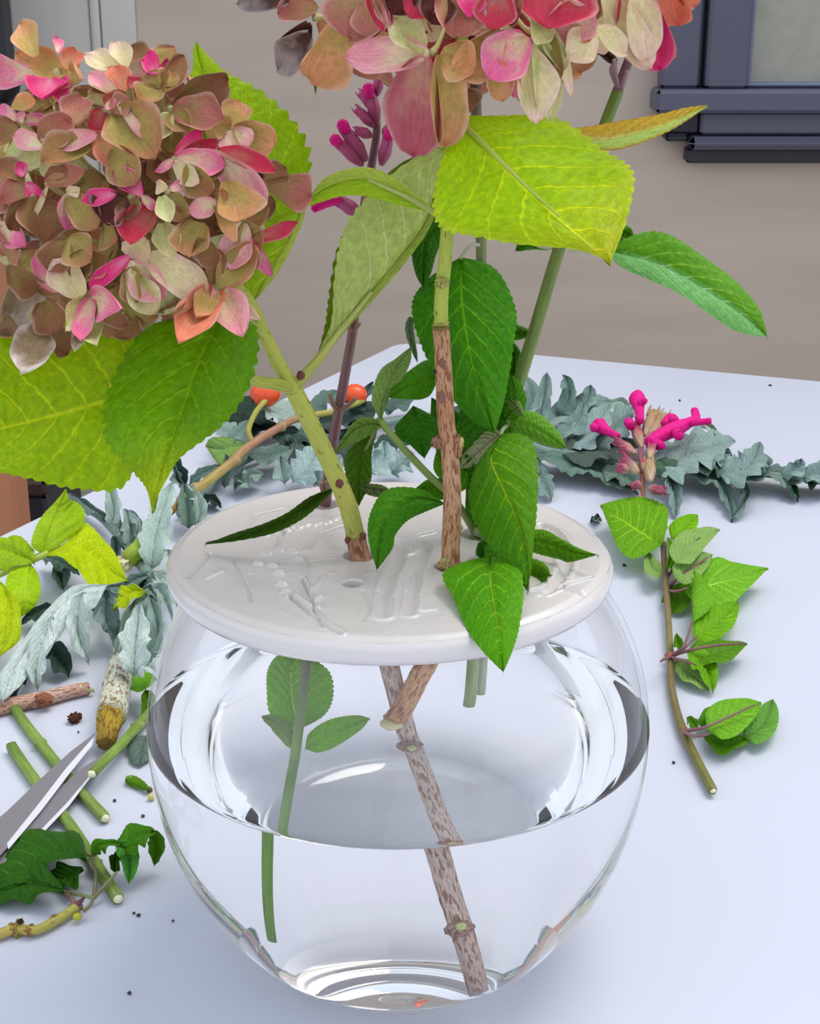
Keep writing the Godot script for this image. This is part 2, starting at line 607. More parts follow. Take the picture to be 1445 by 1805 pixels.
func build_setting() -> void:
	var zw := -1.62
	struct("wall_back", chamfered(Vector3(-3, 0, zw - 0.2), Vector3(3, 2.7, zw)), M.wall)
	struct("floor", chamfered(Vector3(-4, -0.1, zw - 0.2), Vector3(4, 0, 4)), M.floor_)
	# boards at the left
	var b := [[24, 160, 0.004], [162, 178, 0.009], [180, 241, 0.005]]
	for i in 3:
		var x0: float = back(b[i][0], 60, zw).x
		var x1: float = back(b[i][1], 60, zw).x
		struct("trim_%d" % (i + 1), chamfered(Vector3(x0, 0.02, zw), Vector3(x1, 2.6, zw + b[i][2]), 0.004), M.board)
	# the window, upper right
	var w := Node3D.new()
	w.name = "window_1"
	w.set_meta("kind", "structure")
	add_child(w)
	var X := func(px, py): return back(px, py, zw).x
	var Y := func(px, py): return back(px, py, zw).y
	var far := 1.6
	var top := 2.2
	var st := start()
	box_into(st, Vector3(X.call(1160, 100), Y.call(1200, 152), zw), Vector3(X.call(1228, 100), top, zw + 0.035), 0.004)
	box_into(st, Vector3(X.call(1236, 100), Y.call(1200, 152), zw), Vector3(X.call(1310, 100), top, zw + 0.045), 0.004)
	box_into(st, Vector3(X.call(1160, 100), top, zw), Vector3(far, top + 0.06, zw + 0.05), 0.004)
	obj("window_frame", done(st), M.frame, w)
	st = start()
	box_into(st, Vector3(X.call(1226, 100), Y.call(1200, 152), zw), Vector3(X.call(1238, 100), top, zw + 0.012), 0.001)
	obj("groove", done(st), M.frame_dark, w)
	obj("pane", chamfered(Vector3(X.call(1308, 100), Y.call(1300, 150), zw), Vector3(far, top, zw + 0.012), 0.002), M.pane_, w)
	obj("pane_bead", chamfered(Vector3(X.call(1307, 100), Y.call(1300, 151), zw), Vector3(X.call(1318, 100), top, zw + 0.03), 0.003), M.frame_light, w)
	obj("pane_bead", chamfered(Vector3(X.call(1307, 100), Y.call(1300, 151), zw), Vector3(far, Y.call(1300, 143), zw + 0.03), 0.003), M.frame_light, w)
	obj("sill", chamfered(Vector3(X.call(1145, 170), Y.call(1200, 193), zw), Vector3(far, Y.call(1200, 152), zw + 0.06), 0.005), M.frame, w)
	obj("apron", chamfered(Vector3(X.call(1165, 215), Y.call(1200, 232), zw), Vector3(X.call(1226, 215), Y.call(1200, 193), zw + 0.03), 0.003), M.frame_dark, w)
	obj("apron", chamfered(Vector3(X.call(1226, 215), Y.call(1200, 232), zw), Vector3(far, Y.call(1200, 193), zw + 0.04), 0.003), M.frame, w)
	obj("moulding", chamfered(Vector3(X.call(1165, 215), Y.call(1200, 243), zw), Vector3(X.call(1206, 215), Y.call(1200, 230), zw + 0.045), 0.004), M.frame_dark, w)
	obj("moulding", chamfered(Vector3(X.call(1204, 215), Y.call(1200, 257), zw), Vector3(far, Y.call(1200, 234), zw + 0.055), 0.008), M.frame, w)
	obj("moulding", chamfered(Vector3(X.call(1207, 215), Y.call(1200, 283), zw), Vector3(far, Y.call(1200, 257), zw + 0.03), 0.003), M.frame_dark, w)
	# things behind the table, left
	var p := back(29, 890, -1.05)
	var q := thing("wooden_post", "terracotta brown square post standing behind the left table edge", "post", Vector3(p.x - 0.06, 0, -1.05))
	obj("shaft", chamfered(Vector3(-0.06, 0, -0.06), Vector3(0.06, back(0, 430, -1.05).y, 0), 0.006), M.post, q)
	obj("foot_plate", chamfered(Vector3(-0.07, 0, -0.07), Vector3(0.07, 0.02, 0.01), 0.004), M.post, q)
	p = back(80, 870, -1.25)
	q = thing("crate", "small black open crate standing between the brown post and the wall", "crate", Vector3(p.x - 0.11, 0, -1.25))
	var ct := back(60, 846, -1.25).y
	obj("side_panel", chamfered(Vector3(-0.11, 0, -0.2), Vector3(0.11, ct - 0.02, 0), 0.005), M.frame_dark, q)
	obj("top_board", chamfered(Vector3(-0.12, ct - 0.02, -0.21), Vector3(0.112, ct, 0.006), 0.004), M.dark_wood, q)
	p = back(10, 100, -1.5)
	q = thing("dark_post", "dark purple grey upright with a black rounded knob, cut by the top left corner", "post", Vector3(p.x - 0.05, 0, -1.5))
	obj("shaft", chamfered(Vector3(-0.05, 0, -0.05), Vector3(0.05, 2.3, 0), 0.006), M.frame_dark, q)
	obj("knob", blob(back(8, 145, -1.48), Vector3(0.02, 0.026, 0.02), col("0c0c0e"), 0.0, Basis(), 14, 20, q.position), M.plain, q)
	# the table
	var c := on(705, 603, 0)
	var rd := (on(1445, 672, 0) - c).normalized()
	var ld := (on(0, 945, 0) - c).normalized()
	var tb := thing("table", "white smooth table top with a straight edge and rounded corner", "table", Vector3(0.05, 0, -0.1))
	var ring := []
	var far_r := c + rd * 1.5
	var near := c + rd * 1.5 + ld * 1.9
	var far_l := c + ld * 1.9
	for k in 7:
		var a := PI / 2 * k / 6
		ring.append(c + (rd * (1.0 - sin(a)) + ld * (1.0 - cos(a))) * 0.02)
	ring.append_array([far_l, near, far_r])
	st = start()
	var o := tb.position
	var dn := Vector3(0, -0.028, 0)
	var ch := Vector3(0, -0.0015, 0)
	var mid := (c + near) / 2
	for k in ring.size():
		var a: Vector3 = ring[k]
		var b2: Vector3 = ring[(k + 1) % ring.size()]
		var ai := a + (mid - a).normalized() * 0.0015
		var bi := b2 + (mid - b2).normalized() * 0.0015
		st.set_smooth_group(-1)
		tri_to(st, mid - o, ai - o, bi - o, Vector3.UP)
		quad(st, [ai - o, bi - o, b2 + ch - o, a + ch - o], (a - mid).normalized() + Vector3.UP)
		quad(st, [a + ch - o, b2 + ch - o, b2 + dn - o, a + dn - o], (a + b2) / 2 - mid)
		tri_to(st, mid + dn - o, a + dn - o, b2 + dn - o, Vector3.DOWN)
	obj("table_top", done(st), M.table, tb)
	for corner in [c, far_r, near, far_l]:
		var f: Vector3 = corner + (mid - corner).normalized() * 0.12
		obj("leg", chamfered(Vector3(f.x - 0.025, 0, f.z - 0.025) - o * Vector3(1, 0, 1), Vector3(f.x + 0.025, T - 0.028, f.z + 0.025) - o * Vector3(1, 0, 1), 0.004), M.table, tb)

func tri_to(st: SurfaceTool, a: Vector3, b: Vector3, c: Vector3, n: Vector3) -> void:
	var o := [a, b, c]
	if (b - a).cross(c - a).dot(n) > 0:
		o = [a, c, b]
	for p in o:
		st.add_vertex(p)

const WATER := 0.1035
const WALL := 0.0024

func bowl_outer() -> Array:
	var p := []
	for k in 13:          # a slightly hollow underside
		var r := 0.050 * k / 12.0
		p.append(Vector2(r, 0.0011 * (1.0 - pow(r / 0.05, 2.0))))
	for k in 25:          # foot and lower half
		var a := lerpf(acos(0.55), 0.0, k / 24.0)
		p.append(Vector2(0.1 * cos(a), 0.1 - 0.1197 * sin(a)))
	for k in range(1, 15):    # shoulder up to the mouth
		var y := 0.0600 * k / 14.0
		p.append(Vector2(0.1 * sqrt(1.0 - pow(y / 0.0973, 2.0)), 0.1 + y))
	return p

func bowl_inner() -> Array:    # from the mouth down to the middle of the floor
	var p := []
	for k in range(14, 0, -1):
		var y := 0.0600 * k / 14.0
		p.append(Vector2(0.1 * sqrt(1.0 - pow(y / 0.0973, 2.0)) - WALL, 0.1 + y))
	for k in 29:
		var y2 := lerpf(0.1, 0.0135, k / 28.0)
		var s := (0.1 - y2) / 0.1197
		p.append(Vector2(0.1 * sqrt(1.0 - s * s) - WALL - 0.0012 * s, y2))
	var last: Vector2 = p[-1]
	for k in range(1, 9):
		var a := PI / 2 * k / 8
		p.append(Vector2(last.x - 0.008 * (1.0 - cos(a)) - 0.0, 0.0135 - 0.0055 * sin(a)))
	p.append(Vector2(0.035, 0.0078))
	p.append(Vector2(0.018, 0.0082))
	p.append(Vector2(0.0, 0.0084))
	return p

func build_bowl() -> void:
	# above the water thin walls of glass, below it one body that bends light as water in a glass does
	var bowl := thing("glass_bowl", "round clear glass bowl vase holding water and stems on the table", "vase", Vector3(0, T, 0))
	var prof := bowl_outer()
	var upper := []
	var lower := []
	var base := []
	var brim := 0.0128
	for q in prof:
		if q.y <= brim:
			base.append(q)
		elif q.y < WATER:
			lower.append(q)
		else:
			upper.append(q)
	var rb := 0.1 * sqrt(1.0 - pow((0.1 - brim) / 0.1197, 2.0))
	var edge := Vector2(0.1, WATER)
	base.append(Vector2(rb, brim))
	lower.push_front(Vector2(rb, brim))
	lower.append(edge)
	upper.push_front(edge)
	var lip: Vector2 = upper[-1]
	for k in range(1, 8):
		var a := PI * k / 8.0
		upper.append(Vector2(lip.x - WALL / 2 + WALL / 2 * cos(a), lip.y + WALL / 2 * sin(a)))
	for q in bowl_inner():
		if q.y > WATER + 0.002:
			upper.append(q)
	upper.append(Vector2(0.1 - WALL, WATER + 0.001))
	obj("wall", lathe(upper, 160), M.pane, bowl)
	obj("belly", lathe(lower, 160), M.water, bowl)
	obj("base", lathe(base, 160), M.glass, bowl)
	var water := thing("water", "clear water filling the lower half of the glass bowl", "water", Vector3(0, T, 0))
	water.set_meta("kind", "stuff")
	var r_w := 0.1
	var wm := [edge]
	for k in range(1, 7):
		var x := 0.005 * k / 6.0
		wm.append(Vector2(r_w - x, WATER - 0.0014 * (1.0 - exp(-x / 0.0013))))
	wm.append_array([Vector2(r_w * 0.6, WATER - 0.0014), Vector2(r_w * 0.3, WATER - 0.0014), Vector2(0, WATER - 0.0014)])
	obj("water_surface", lathe(wm, 160), M.water, water)
	var fl := [Vector2(rb, brim)]
	for k in range(1, 9):
		var a := PI / 2 * k / 8
		fl.append(Vector2(rb - 0.011 * (1.0 - cos(a)), brim - 0.0048 * sin(a)))
	fl.append_array([Vector2(0.035, 0.0077), Vector2(0.018, 0.0081), Vector2(0, 0.0083)])
	obj("water_bed", lathe(fl, 160), M.water_in_glass, water)

# ---- the lid: pressed clay with holes
var strokes := []      # [a: Vector2, b: Vector2, width, height]
var holes := []        # [centre: Vector2, radius]

func press(px: Array, w: float, h: float) -> void:
	for k in px.size() - 1:
		var a := on(px[k][0], px[k][1], LID)
		var b := on(px[k + 1][0], px[k + 1][1], LID)
		strokes.append([Vector2(a.x, a.z), Vector2(b.x, b.z), w, h])

func hole(x, y, r) -> void:
	var a := on(x, y, LID)
	holes.append([Vector2(a.x, a.z), r])

func lid_height(p: Vector2) -> float:
	var h := 0.0
	for s in strokes:
		var a: Vector2 = s[0]
		var b: Vector2 = s[1]
		var w: float = s[2]
		if absf(p.x - (a.x + b.x) / 2) > absf(a.x - b.x) / 2 + w * 2.2 or absf(p.y - (a.y + b.y) / 2) > absf(a.y - b.y) / 2 + w * 2.2:
			continue
		var q := Geometry2D.get_closest_point_to_segment(p, a, b)
		var d := p.distance_to(q) / w
		if d < 2.2:
			var k: float = s[3] * 1.4
			# a groove with a raised lip, or a bead
			var z := k * exp(-d * d * 1.6)
			if k < 0:
				z += -k * 0.35 * exp(-pow((d - 1.35) / 0.4, 2.0))
			if absf(z) > absf(h):
				h = z
	return h + 0.00022 * noise.get_noise_2d(p.x * 900, p.y * 900) + 0.00006 * noise.get_noise_2d(p.x * 6000, p.y * 6000)

func build_lid() -> void:
	var lid := thing("ceramic_lid", "off white glazed ceramic disc with plant imprints and stem holes on the bowl mouth", "lid", Vector3(-0.0035, T + LID, -0.004))
	hole(573, 888, 0.0065)
	hole(633, 978, 0.0062)
	hole(794, 997, 0.0062)
	hole(845, 940, 0.0075)
	hole(621, 1028, 0.0036)
	# seed heads and stalks pressed in the clay
	for b in [[455, 994], [480, 997], [492, 1010], [497, 1030], [504, 1044], [512, 1052], [492, 970], [515, 972], [525, 985], [470, 975]]:
		press([[b[0] - 3, b[1]], [b[0] + 4, b[1] + 1]], 0.0017, 0.0011)
	for k in 16:
		press([[470 + k * 9, 940 - k * 1.9 + rng.randf() * 5], [474 + k * 9, 940 - k * 1.9 + rng.randf() * 5]], 0.0014, 0.0009)
	press([[508, 1048], [540, 1075], [570, 1098], [600, 1116]], 0.0013, -0.0013)
	press([[532, 1018], [548, 1055], [556, 1080], [570, 1105]], 0.0011, -0.0011)
	press([[545, 1045], [562, 1030], [570, 1015]], 0.0010, 0.0008)
	press([[550, 1062], [566, 1052]], 0.0012, 0.0009)
	press([[520, 1050], [545, 1068], [560, 1072]], 0.0016, 0.0010)
	press([[708, 965], [706, 985], [692, 1010], [680, 1045], [676, 1085]], 0.0026, -0.0016)
	press([[756, 960], [746, 985], [738, 1010], [728, 1045], [722, 1082]], 0.0022, -0.0016)
	press([[690, 948], [712, 955], [735, 945], [765, 938]], 0.0017, 0.0010)
	press([[705, 985], [728, 978], [745, 970]], 0.0016, 0.0009)
	press([[728, 1080], [770, 1076]], 0.0009, -0.0006)
	press([[690, 1010], [712, 985]], 0.0011, -0.0008)
	press([[488, 965], [495, 945], [500, 938]], 0.0010, -0.0008)
	press([[540, 968], [556, 950], [570, 940], [600, 930], [615, 926]], 0.0011, -0.0009)
	press([[480, 990], [540, 992], [590, 985]], 0.0008, -0.0006)
	press([[540, 992], [538, 1020], [548, 1040]], 0.0009, 0.0008)
	press([[400, 950], [440, 925], [452, 908], [500, 898]], 0.0009, -0.0007)
	press([[330, 1020], [360, 990], [372, 975]], 0.0008, -0.0006)
	press([[365, 1020], [392, 1008]], 0.0009, 0.0006)
	press([[410, 985], [440, 1040], [442, 1060]], 0.0007, -0.0005)
	press([[640, 1040], [650, 1070], [640, 1095]], 0.0008, -0.0004)
	# the ring pressed at the right
	var ring := []
	for k in 21:
		var a := lerpf(-1.35, 1.55, k / 20.0)
		ring.append([945 + 52 * cos(a), 985 + 58 * sin(a)])
	press(ring, 0.0026, -0.0016)
	press([[962, 1048], [990, 1036], [1036, 1048]], 0.0013, -0.0013)
	press([[975, 1040], [1000, 1030], [1040, 1018]], 0.0009, -0.0008)
	press([[970, 945], [985, 965], [996, 985]], 0.0010, 0.0010)
	# beads of glaze along the front edge
	for k in 11:
		press([[300 + k * 70, 1010], [304 + k * 70, 1010]], 0.0015, 0.0003)
	var o := lid.position
	var R := 0.0845
	var n := 250
	var pos := PackedVector3Array()
	var uv := PackedVector2Array()
	var ix := PackedInt32Array()
	var inside := PackedByteArray()
	for j in n + 1:
		for i in n + 1:
			# a square grid pulled onto the disc
			var s := Vector2(2.0 * i / n - 1.0, 2.0 * j / n - 1.0)
			var d := Vector2(s.x * sqrt(1.0 - s.y * s.y / 2), s.y * sqrt(1.0 - s.x * s.x / 2))
			var ang := d.angle()
			var k := 1.0 + 0.006 * sin(ang * 2 + 0.6) + 0.003 * sin(ang * 3 + 2.0) + 0.002 * sin(ang * 7)
			var p := Vector2(o.x, o.z) + d * R * lerpf(1.0, k, d.length())
			var inn := 0
			for h in holes:
				if p.distance_to(h[0]) < h[1]:
					var away: Vector2 = p - h[0]
					away = away.normalized() if away.length() > 1e-7 else Vector2.RIGHT
					p = h[0] + away * h[1]
					inn = 1
			var z := lid_height(p) * smoothstep(1.0, 0.96, d.length())
			var rr := d.length()
			z -= 0.0012 * smoothstep(0.955, 1.0, rr)
			if inn:
				z -= 0.0006
			pos.append(Vector3(p.x - o.x, z, p.y - o.z))
			uv.append(d)
			inside.append(inn)
	var w := n + 1
	for j in n:
		for i in n:
			var b := j * w + i
			for t in [[b, b + 1, b + w], [b + 1, b + w + 1, b + w]]:
				if inside[t[0]] + inside[t[1]] + inside[t[2]] < 3:
					ix.append_array(t)
	# rounded side and underside
	var prof := [Vector2(1.0, -0.0012), Vector2(1.011, -0.0021), Vector2(1.018, -0.0036), Vector2(1.020, -0.0055), Vector2(1.015, -0.0077), Vector2(1.004, -0.0094), Vector2(0.985, -0.0100), Vector2(0.96, -0.0100), Vector2(0.60, -0.0099), Vector2(0.0, -0.0099)]
	var first := pos.size()
	var seg := 200
	for i in seg + 1:
		var a := TAU * i / seg
		var k := 1.0 + 0.006 * sin(a * 2 + 0.6) + 0.003 * sin(a * 3 + 2.0) + 0.002 * sin(a * 7)
		for q in prof:
			var f: float = R * k * q.x + 0.0003 * noise.get_noise_2d(cos(a) * 160 + q.y * 9000, sin(a) * 160)
			pos.append(Vector3(cos(a) * f, q.y, sin(a) * f))
			uv.append(Vector2(i, 0))
	var m := prof.size()
	for i in seg:
		for j in m - 1:
			var b := first + i * m + j
			ix.append_array([b, b + 1, b + m, b + 1, b + m + 1, b + m])
	obj("disc", packed(pos, uv, PackedColorArray(), ix), M.ceramic, lid)
	for h in holes:
		var c := Vector3(h[0].x - o.x, 0, h[0].y - o.z)
		var hp := [Vector2(h[1] + 0.0, -0.0005), Vector2(h[1] * 0.97, -0.002), Vector2(h[1] * 0.95, -0.0098)]
		var hm := obj("hole_wall", lathe(hp, 40), M.ceramic, lid)
		hm.position = c

# ---------------------------------------------------------------- hydrangea
var SCHEME := {}       # base, edge, how far in the edge colour reaches, mottling

func petal_colors() -> void:
	SCHEME = {
		"P": [col("eedcb4"), col("ee7ca6"), 0.7], "H": [col("f096ae"), col("ea4488"), 0.85], "L": [col("f3e6bd"), col("f6a9b2"), 0.65],
		"C": [col("ece3ae"), col("f3d5c0"), 0.35], "G": [col("cfd58e"), col("e2dfa6"), 0.4], "T": [col("c9b067"), col("e0a877"), 0.5],
		"O": [col("ab9c58"), col("b5835c"), 0.45], "B": [col("9a8050"), col("986a4c"), 0.6], "M": [col("b59468"), col("bf7a6c"), 0.6],
		"R": [col("c98070"), col("cc4058"), 0.8], "K": [col("cfa070"), col("e68a6c"), 0.7], "S": [col("d2a088"), col("bf6470"), 0.8], "D": [col("6c4a3a"), col("5c2f2c"), 0.6],
		"W": [col("5a4038"), col("a89c98"), 0.6], "E": [col("b09a78"), col("eadfd6"), 0.35]}

func petal_mesh(b: Vector3, t: Vector3, w: float, side: Vector3, cup: float, kind: String, orig: Vector3, seed_: int) -> ArrayMesh:
	var q: Array = SCHEME[kind]
	var c0: Color = q[0]
	var c1: Color = q[1]
	var reach: float = q[2]
	var ax := t - b
	var len_ := ax.length()
	ax /= len_
	side = (side - ax * side.dot(ax)).normalized()
	var n := ax.cross(side).normalized()
	if n.dot(eye - b) < 0:
		n = -n
	var rows := 16
	var half := 6
	var cols := half * 2 + 1
	var v := PackedVector3Array()
	var uv := PackedVector2Array()
	var cc := PackedColorArray()
	var ix := PackedInt32Array()
	var pale := c1.lerp(Color(0.92, 0.80, 0.68), 0.6)
	var ph := float(seed_ % 97) * 0.7
	var sharp := 0.55 + 0.25 * sin(ph * 3.1)
	var bend := 0.10 * sin(ph * 1.7)
	for i in rows + 1:
		var u := float(i) / rows
		var prof := pow(sin(PI * pow(0.04 + 0.96 * u, 1.15)), 0.55) * (1.0 - 0.04 * u)
		if u > 0.75:
			prof *= lerpf(1.0, sharp + 0.25, (u - 0.75) * 3.0)
		prof = maxf(prof, 0.0) * (1.0 + 0.07 * sin(u * 9.0 + ph)) if i < rows else 0.0
		prof = maxf(prof, 0.10 * (1.0 - u))
		for j in cols:
			var s := float(j - half) / half
			var p := b + ax * (u * len_) + side * (s * w * prof)
			var lift := cup * w * (s * s * prof * 0.9 + 0.55 * u * u - 0.12) + w * bend * sin(u * 4.0 + s * 2.0 + ph) + w * 0.12 * sin(s * 5.0 + u * 7.0 + ph * 2.0) * absf(s)
			lift -= w * 0.05 * exp(-s * s * 30.0)
			p += n * lift
			v.append(p - orig)
			uv.append(Vector2(s * 0.5 + 0.5, u))
			var e := maxf(absf(s) * 0.85, u)
			var m := noise.get_noise_3dv(p * 1800.0) * 0.3 + noise.get_noise_3dv(p * 6000.0) * 0.15
			var k := smoothstep(1.0 - reach - 0.1, 1.05 - reach * 0.4, e + m)
			cc.append(c0.lerp(c1, k).lerp(pale, 0.55 * smoothstep(0.86, 0.98, absf(s)) * smoothstep(0.15, 0.4, u)) * (1.08 + 0.7 * m))
	for i in rows:
		for j in cols - 1:
			var a := i * cols + j
			ix.append_array([a, a + cols, a + 1, a + 1, a + cols, a + cols + 1])
	return packed(v, uv, cc, ix)

func heads(parent: Node3D, florets: Array, cx: float, cy: float, rx: float, ry: float, d_mid: float, dep: float, base: Vector3) -> void:
	# florets: lists of petals [bx, by, tx, ty, half width, scheme, (turn)]; the first pixel of all of them is where the floret is joined
	var n := 0
	for f in florets:
		var c := Vector2.ZERO
		for p in f:
			c += Vector2(p[0], p[1])
		c /= f.size()
		var r := minf(0.97, Vector2((c.x - cx) / rx, (c.y - cy) / ry).length())
		var d0 := d_mid - dep * sqrt(1.0 - r * r) + rng.randf_range(-0.0015, 0.0015)
		var heart := at(c.x, c.y, d0 + 0.002)
		var inner := heart.lerp(base, 0.45)
		var fl := obj("floret", tube([inner, inner.lerp(heart, 0.6) + Vector3(0, -0.002, 0), heart], [0.0008, 0.0008, 0.0014], [col("b9b06a"), col("c9c084")], 7, 0.0, 0.0, parent.position, 4), M.plain, parent)
		for p in f:
			n += 1
			var away := Vector2(p[2] - cx, p[3] - cy)
			var rt := minf(1.0, Vector2(away.x / rx, away.y / ry).length())
			var d1: float = lerpf(d0, d_mid - dep * sqrt(1.0 - rt * rt), 0.75) + (p[7] if p.size() > 7 else 0.0) + rng.randf_range(-0.002, 0.002)
			var a := at(p[0], p[1], d0)
			var t := at(p[2], p[3], d1)
			t += (t - a) * 0.08
			var view := (eye - a).normalized()
			var side := view.cross(t - a).normalized()
			var turn: float = p[6] if p.size() > 6 else rng.randf_range(-0.65, 0.65)
			side = side.rotated((t - a).normalized(), turn)
			obj("petal", petal_mesh(a, t, p[4] * 1.22 * d0 / FOCAL, side, rng.randf_range(0.35, 1.05), p[5], parent.position, n * 13), M.petal, fl)

func filler(parent: Node3D, count: int, cx: float, cy: float, rx: float, ry: float, d_mid: float, dep: float, w: float, kinds: String, base: Vector3) -> void:
	# the florets deeper in the head
	for k in count:
		var a := k * 2.39996
		var r := sqrt((k + 0.5) / count) * 0.9
		var x := cx + cos(a) * r * rx
		var y := cy + sin(a) * r * ry
		var d0 := d_mid - dep * (0.72 * sqrt(1.0 - r * r) - 0.05)
		var heart := at(x, y, d0)
		var fl := obj("floret", tube([heart.lerp(base, 0.4), heart], [0.0008, 0.0010], [col("a9a05a"), col("b9b074")], 6, 0.0, 0.0, parent.position, 3), M.plain, parent)
		var nrm := ((eye - heart).normalized() + (Vector3.RIGHT * cos(a) - vup * sin(a)) * r * 0.9).normalized()
		var u := nrm.cross(Vector3.UP).normalized()
		var spin := rng.randf() * TAU
		for j in 4:
			var dir := u.rotated(nrm, spin + j * TAU / 4) + nrm * rng.randf_range(-0.1, 0.25)
			var t := heart + dir.normalized() * w * rng.randf_range(1.2, 1.6)
			obj("petal", petal_mesh(heart, t, w * rng.randf_range(0.55, 0.75), nrm.cross(dir).normalized(), 0.3, kinds[rng.randi() % kinds.length()], parent.position, k * 7 + j * 31), M.petal, fl)

func back_half(parent: Node3D, count: int, c: Vector3, r: float, w: float, kinds: String, base: Vector3) -> void:
	# the far side of the head
	for k in count:
		var y := 1.0 - 2.0 * (k + 0.5) / count
		var a := k * 2.39996
		var dir := Vector3(sqrt(1 - y * y) * cos(a), y, sqrt(1 - y * y) * sin(a))
		if dir.dot((eye - c).normalized()) > 0.05:
			continue
		var heart := c + dir * r
		var fl := obj("floret", tube([heart.lerp(base, 0.4), heart], [0.0008, 0.0010], [col("a9a05a"), col("b9b074")], 6, 0.0, 0.0, parent.position, 3), M.plain, parent)
		var u := dir.cross(Vector3(0.2, 0.9, 0.3)).normalized()
		var spin := rng.randf() * TAU
		for j in 4:
			var q := u.rotated(dir, spin + j * TAU / 4) + dir * 0.1
			obj("petal", petal_mesh(heart, heart + q.normalized() * w * 1.4, w * 0.7, dir.cross(q).normalized(), 0.3, kinds[rng.randi() % kinds.length()], parent.position, k * 7 + j * 31), M.petal, fl)

func stem_px(parent: Node3D, pts: Array, w0: float, w1: float, cols: Array, mat := "stalk", called := "stem", rough := 0.0, square := 0.0, flat := false, sides := 12) -> MeshInstance3D:
	# pts: [x, y, distance] or, flat, [x, y, height above the table]; w0..w1 the half-widths in pixels
	var p := []
	var r := []
	for k in pts.size():
		var q: Vector3 = on(pts[k][0], pts[k][1], pts[k][2]) if flat else at(pts[k][0], pts[k][1], pts[k][2])
		p.append(q)
		r.append(lerpf(w0, w1, float(k) / (pts.size() - 1)) * (q - eye).dot(fw) / FOCAL)
	return obj(called, tube(p, r, cols, sides, rough, square, parent.position), M[mat], parent)

func lump(parent: Node3D, x, y, d, rx: float, ry: float, color: Color, called := "bud", mat := "plain", bump := 0.5, flat := false, turn := 0.0) -> MeshInstance3D:
	var c := on(x, y, d) if flat else at(x, y, d)
	var s := (c - eye).dot(fw) / FOCAL
	var b := Basis(fw, turn)
	return obj(called, blob(c, Vector3(rx * s, ry * s, rx * s), color, bump, b, 10, 14, parent.position), M[mat], parent)

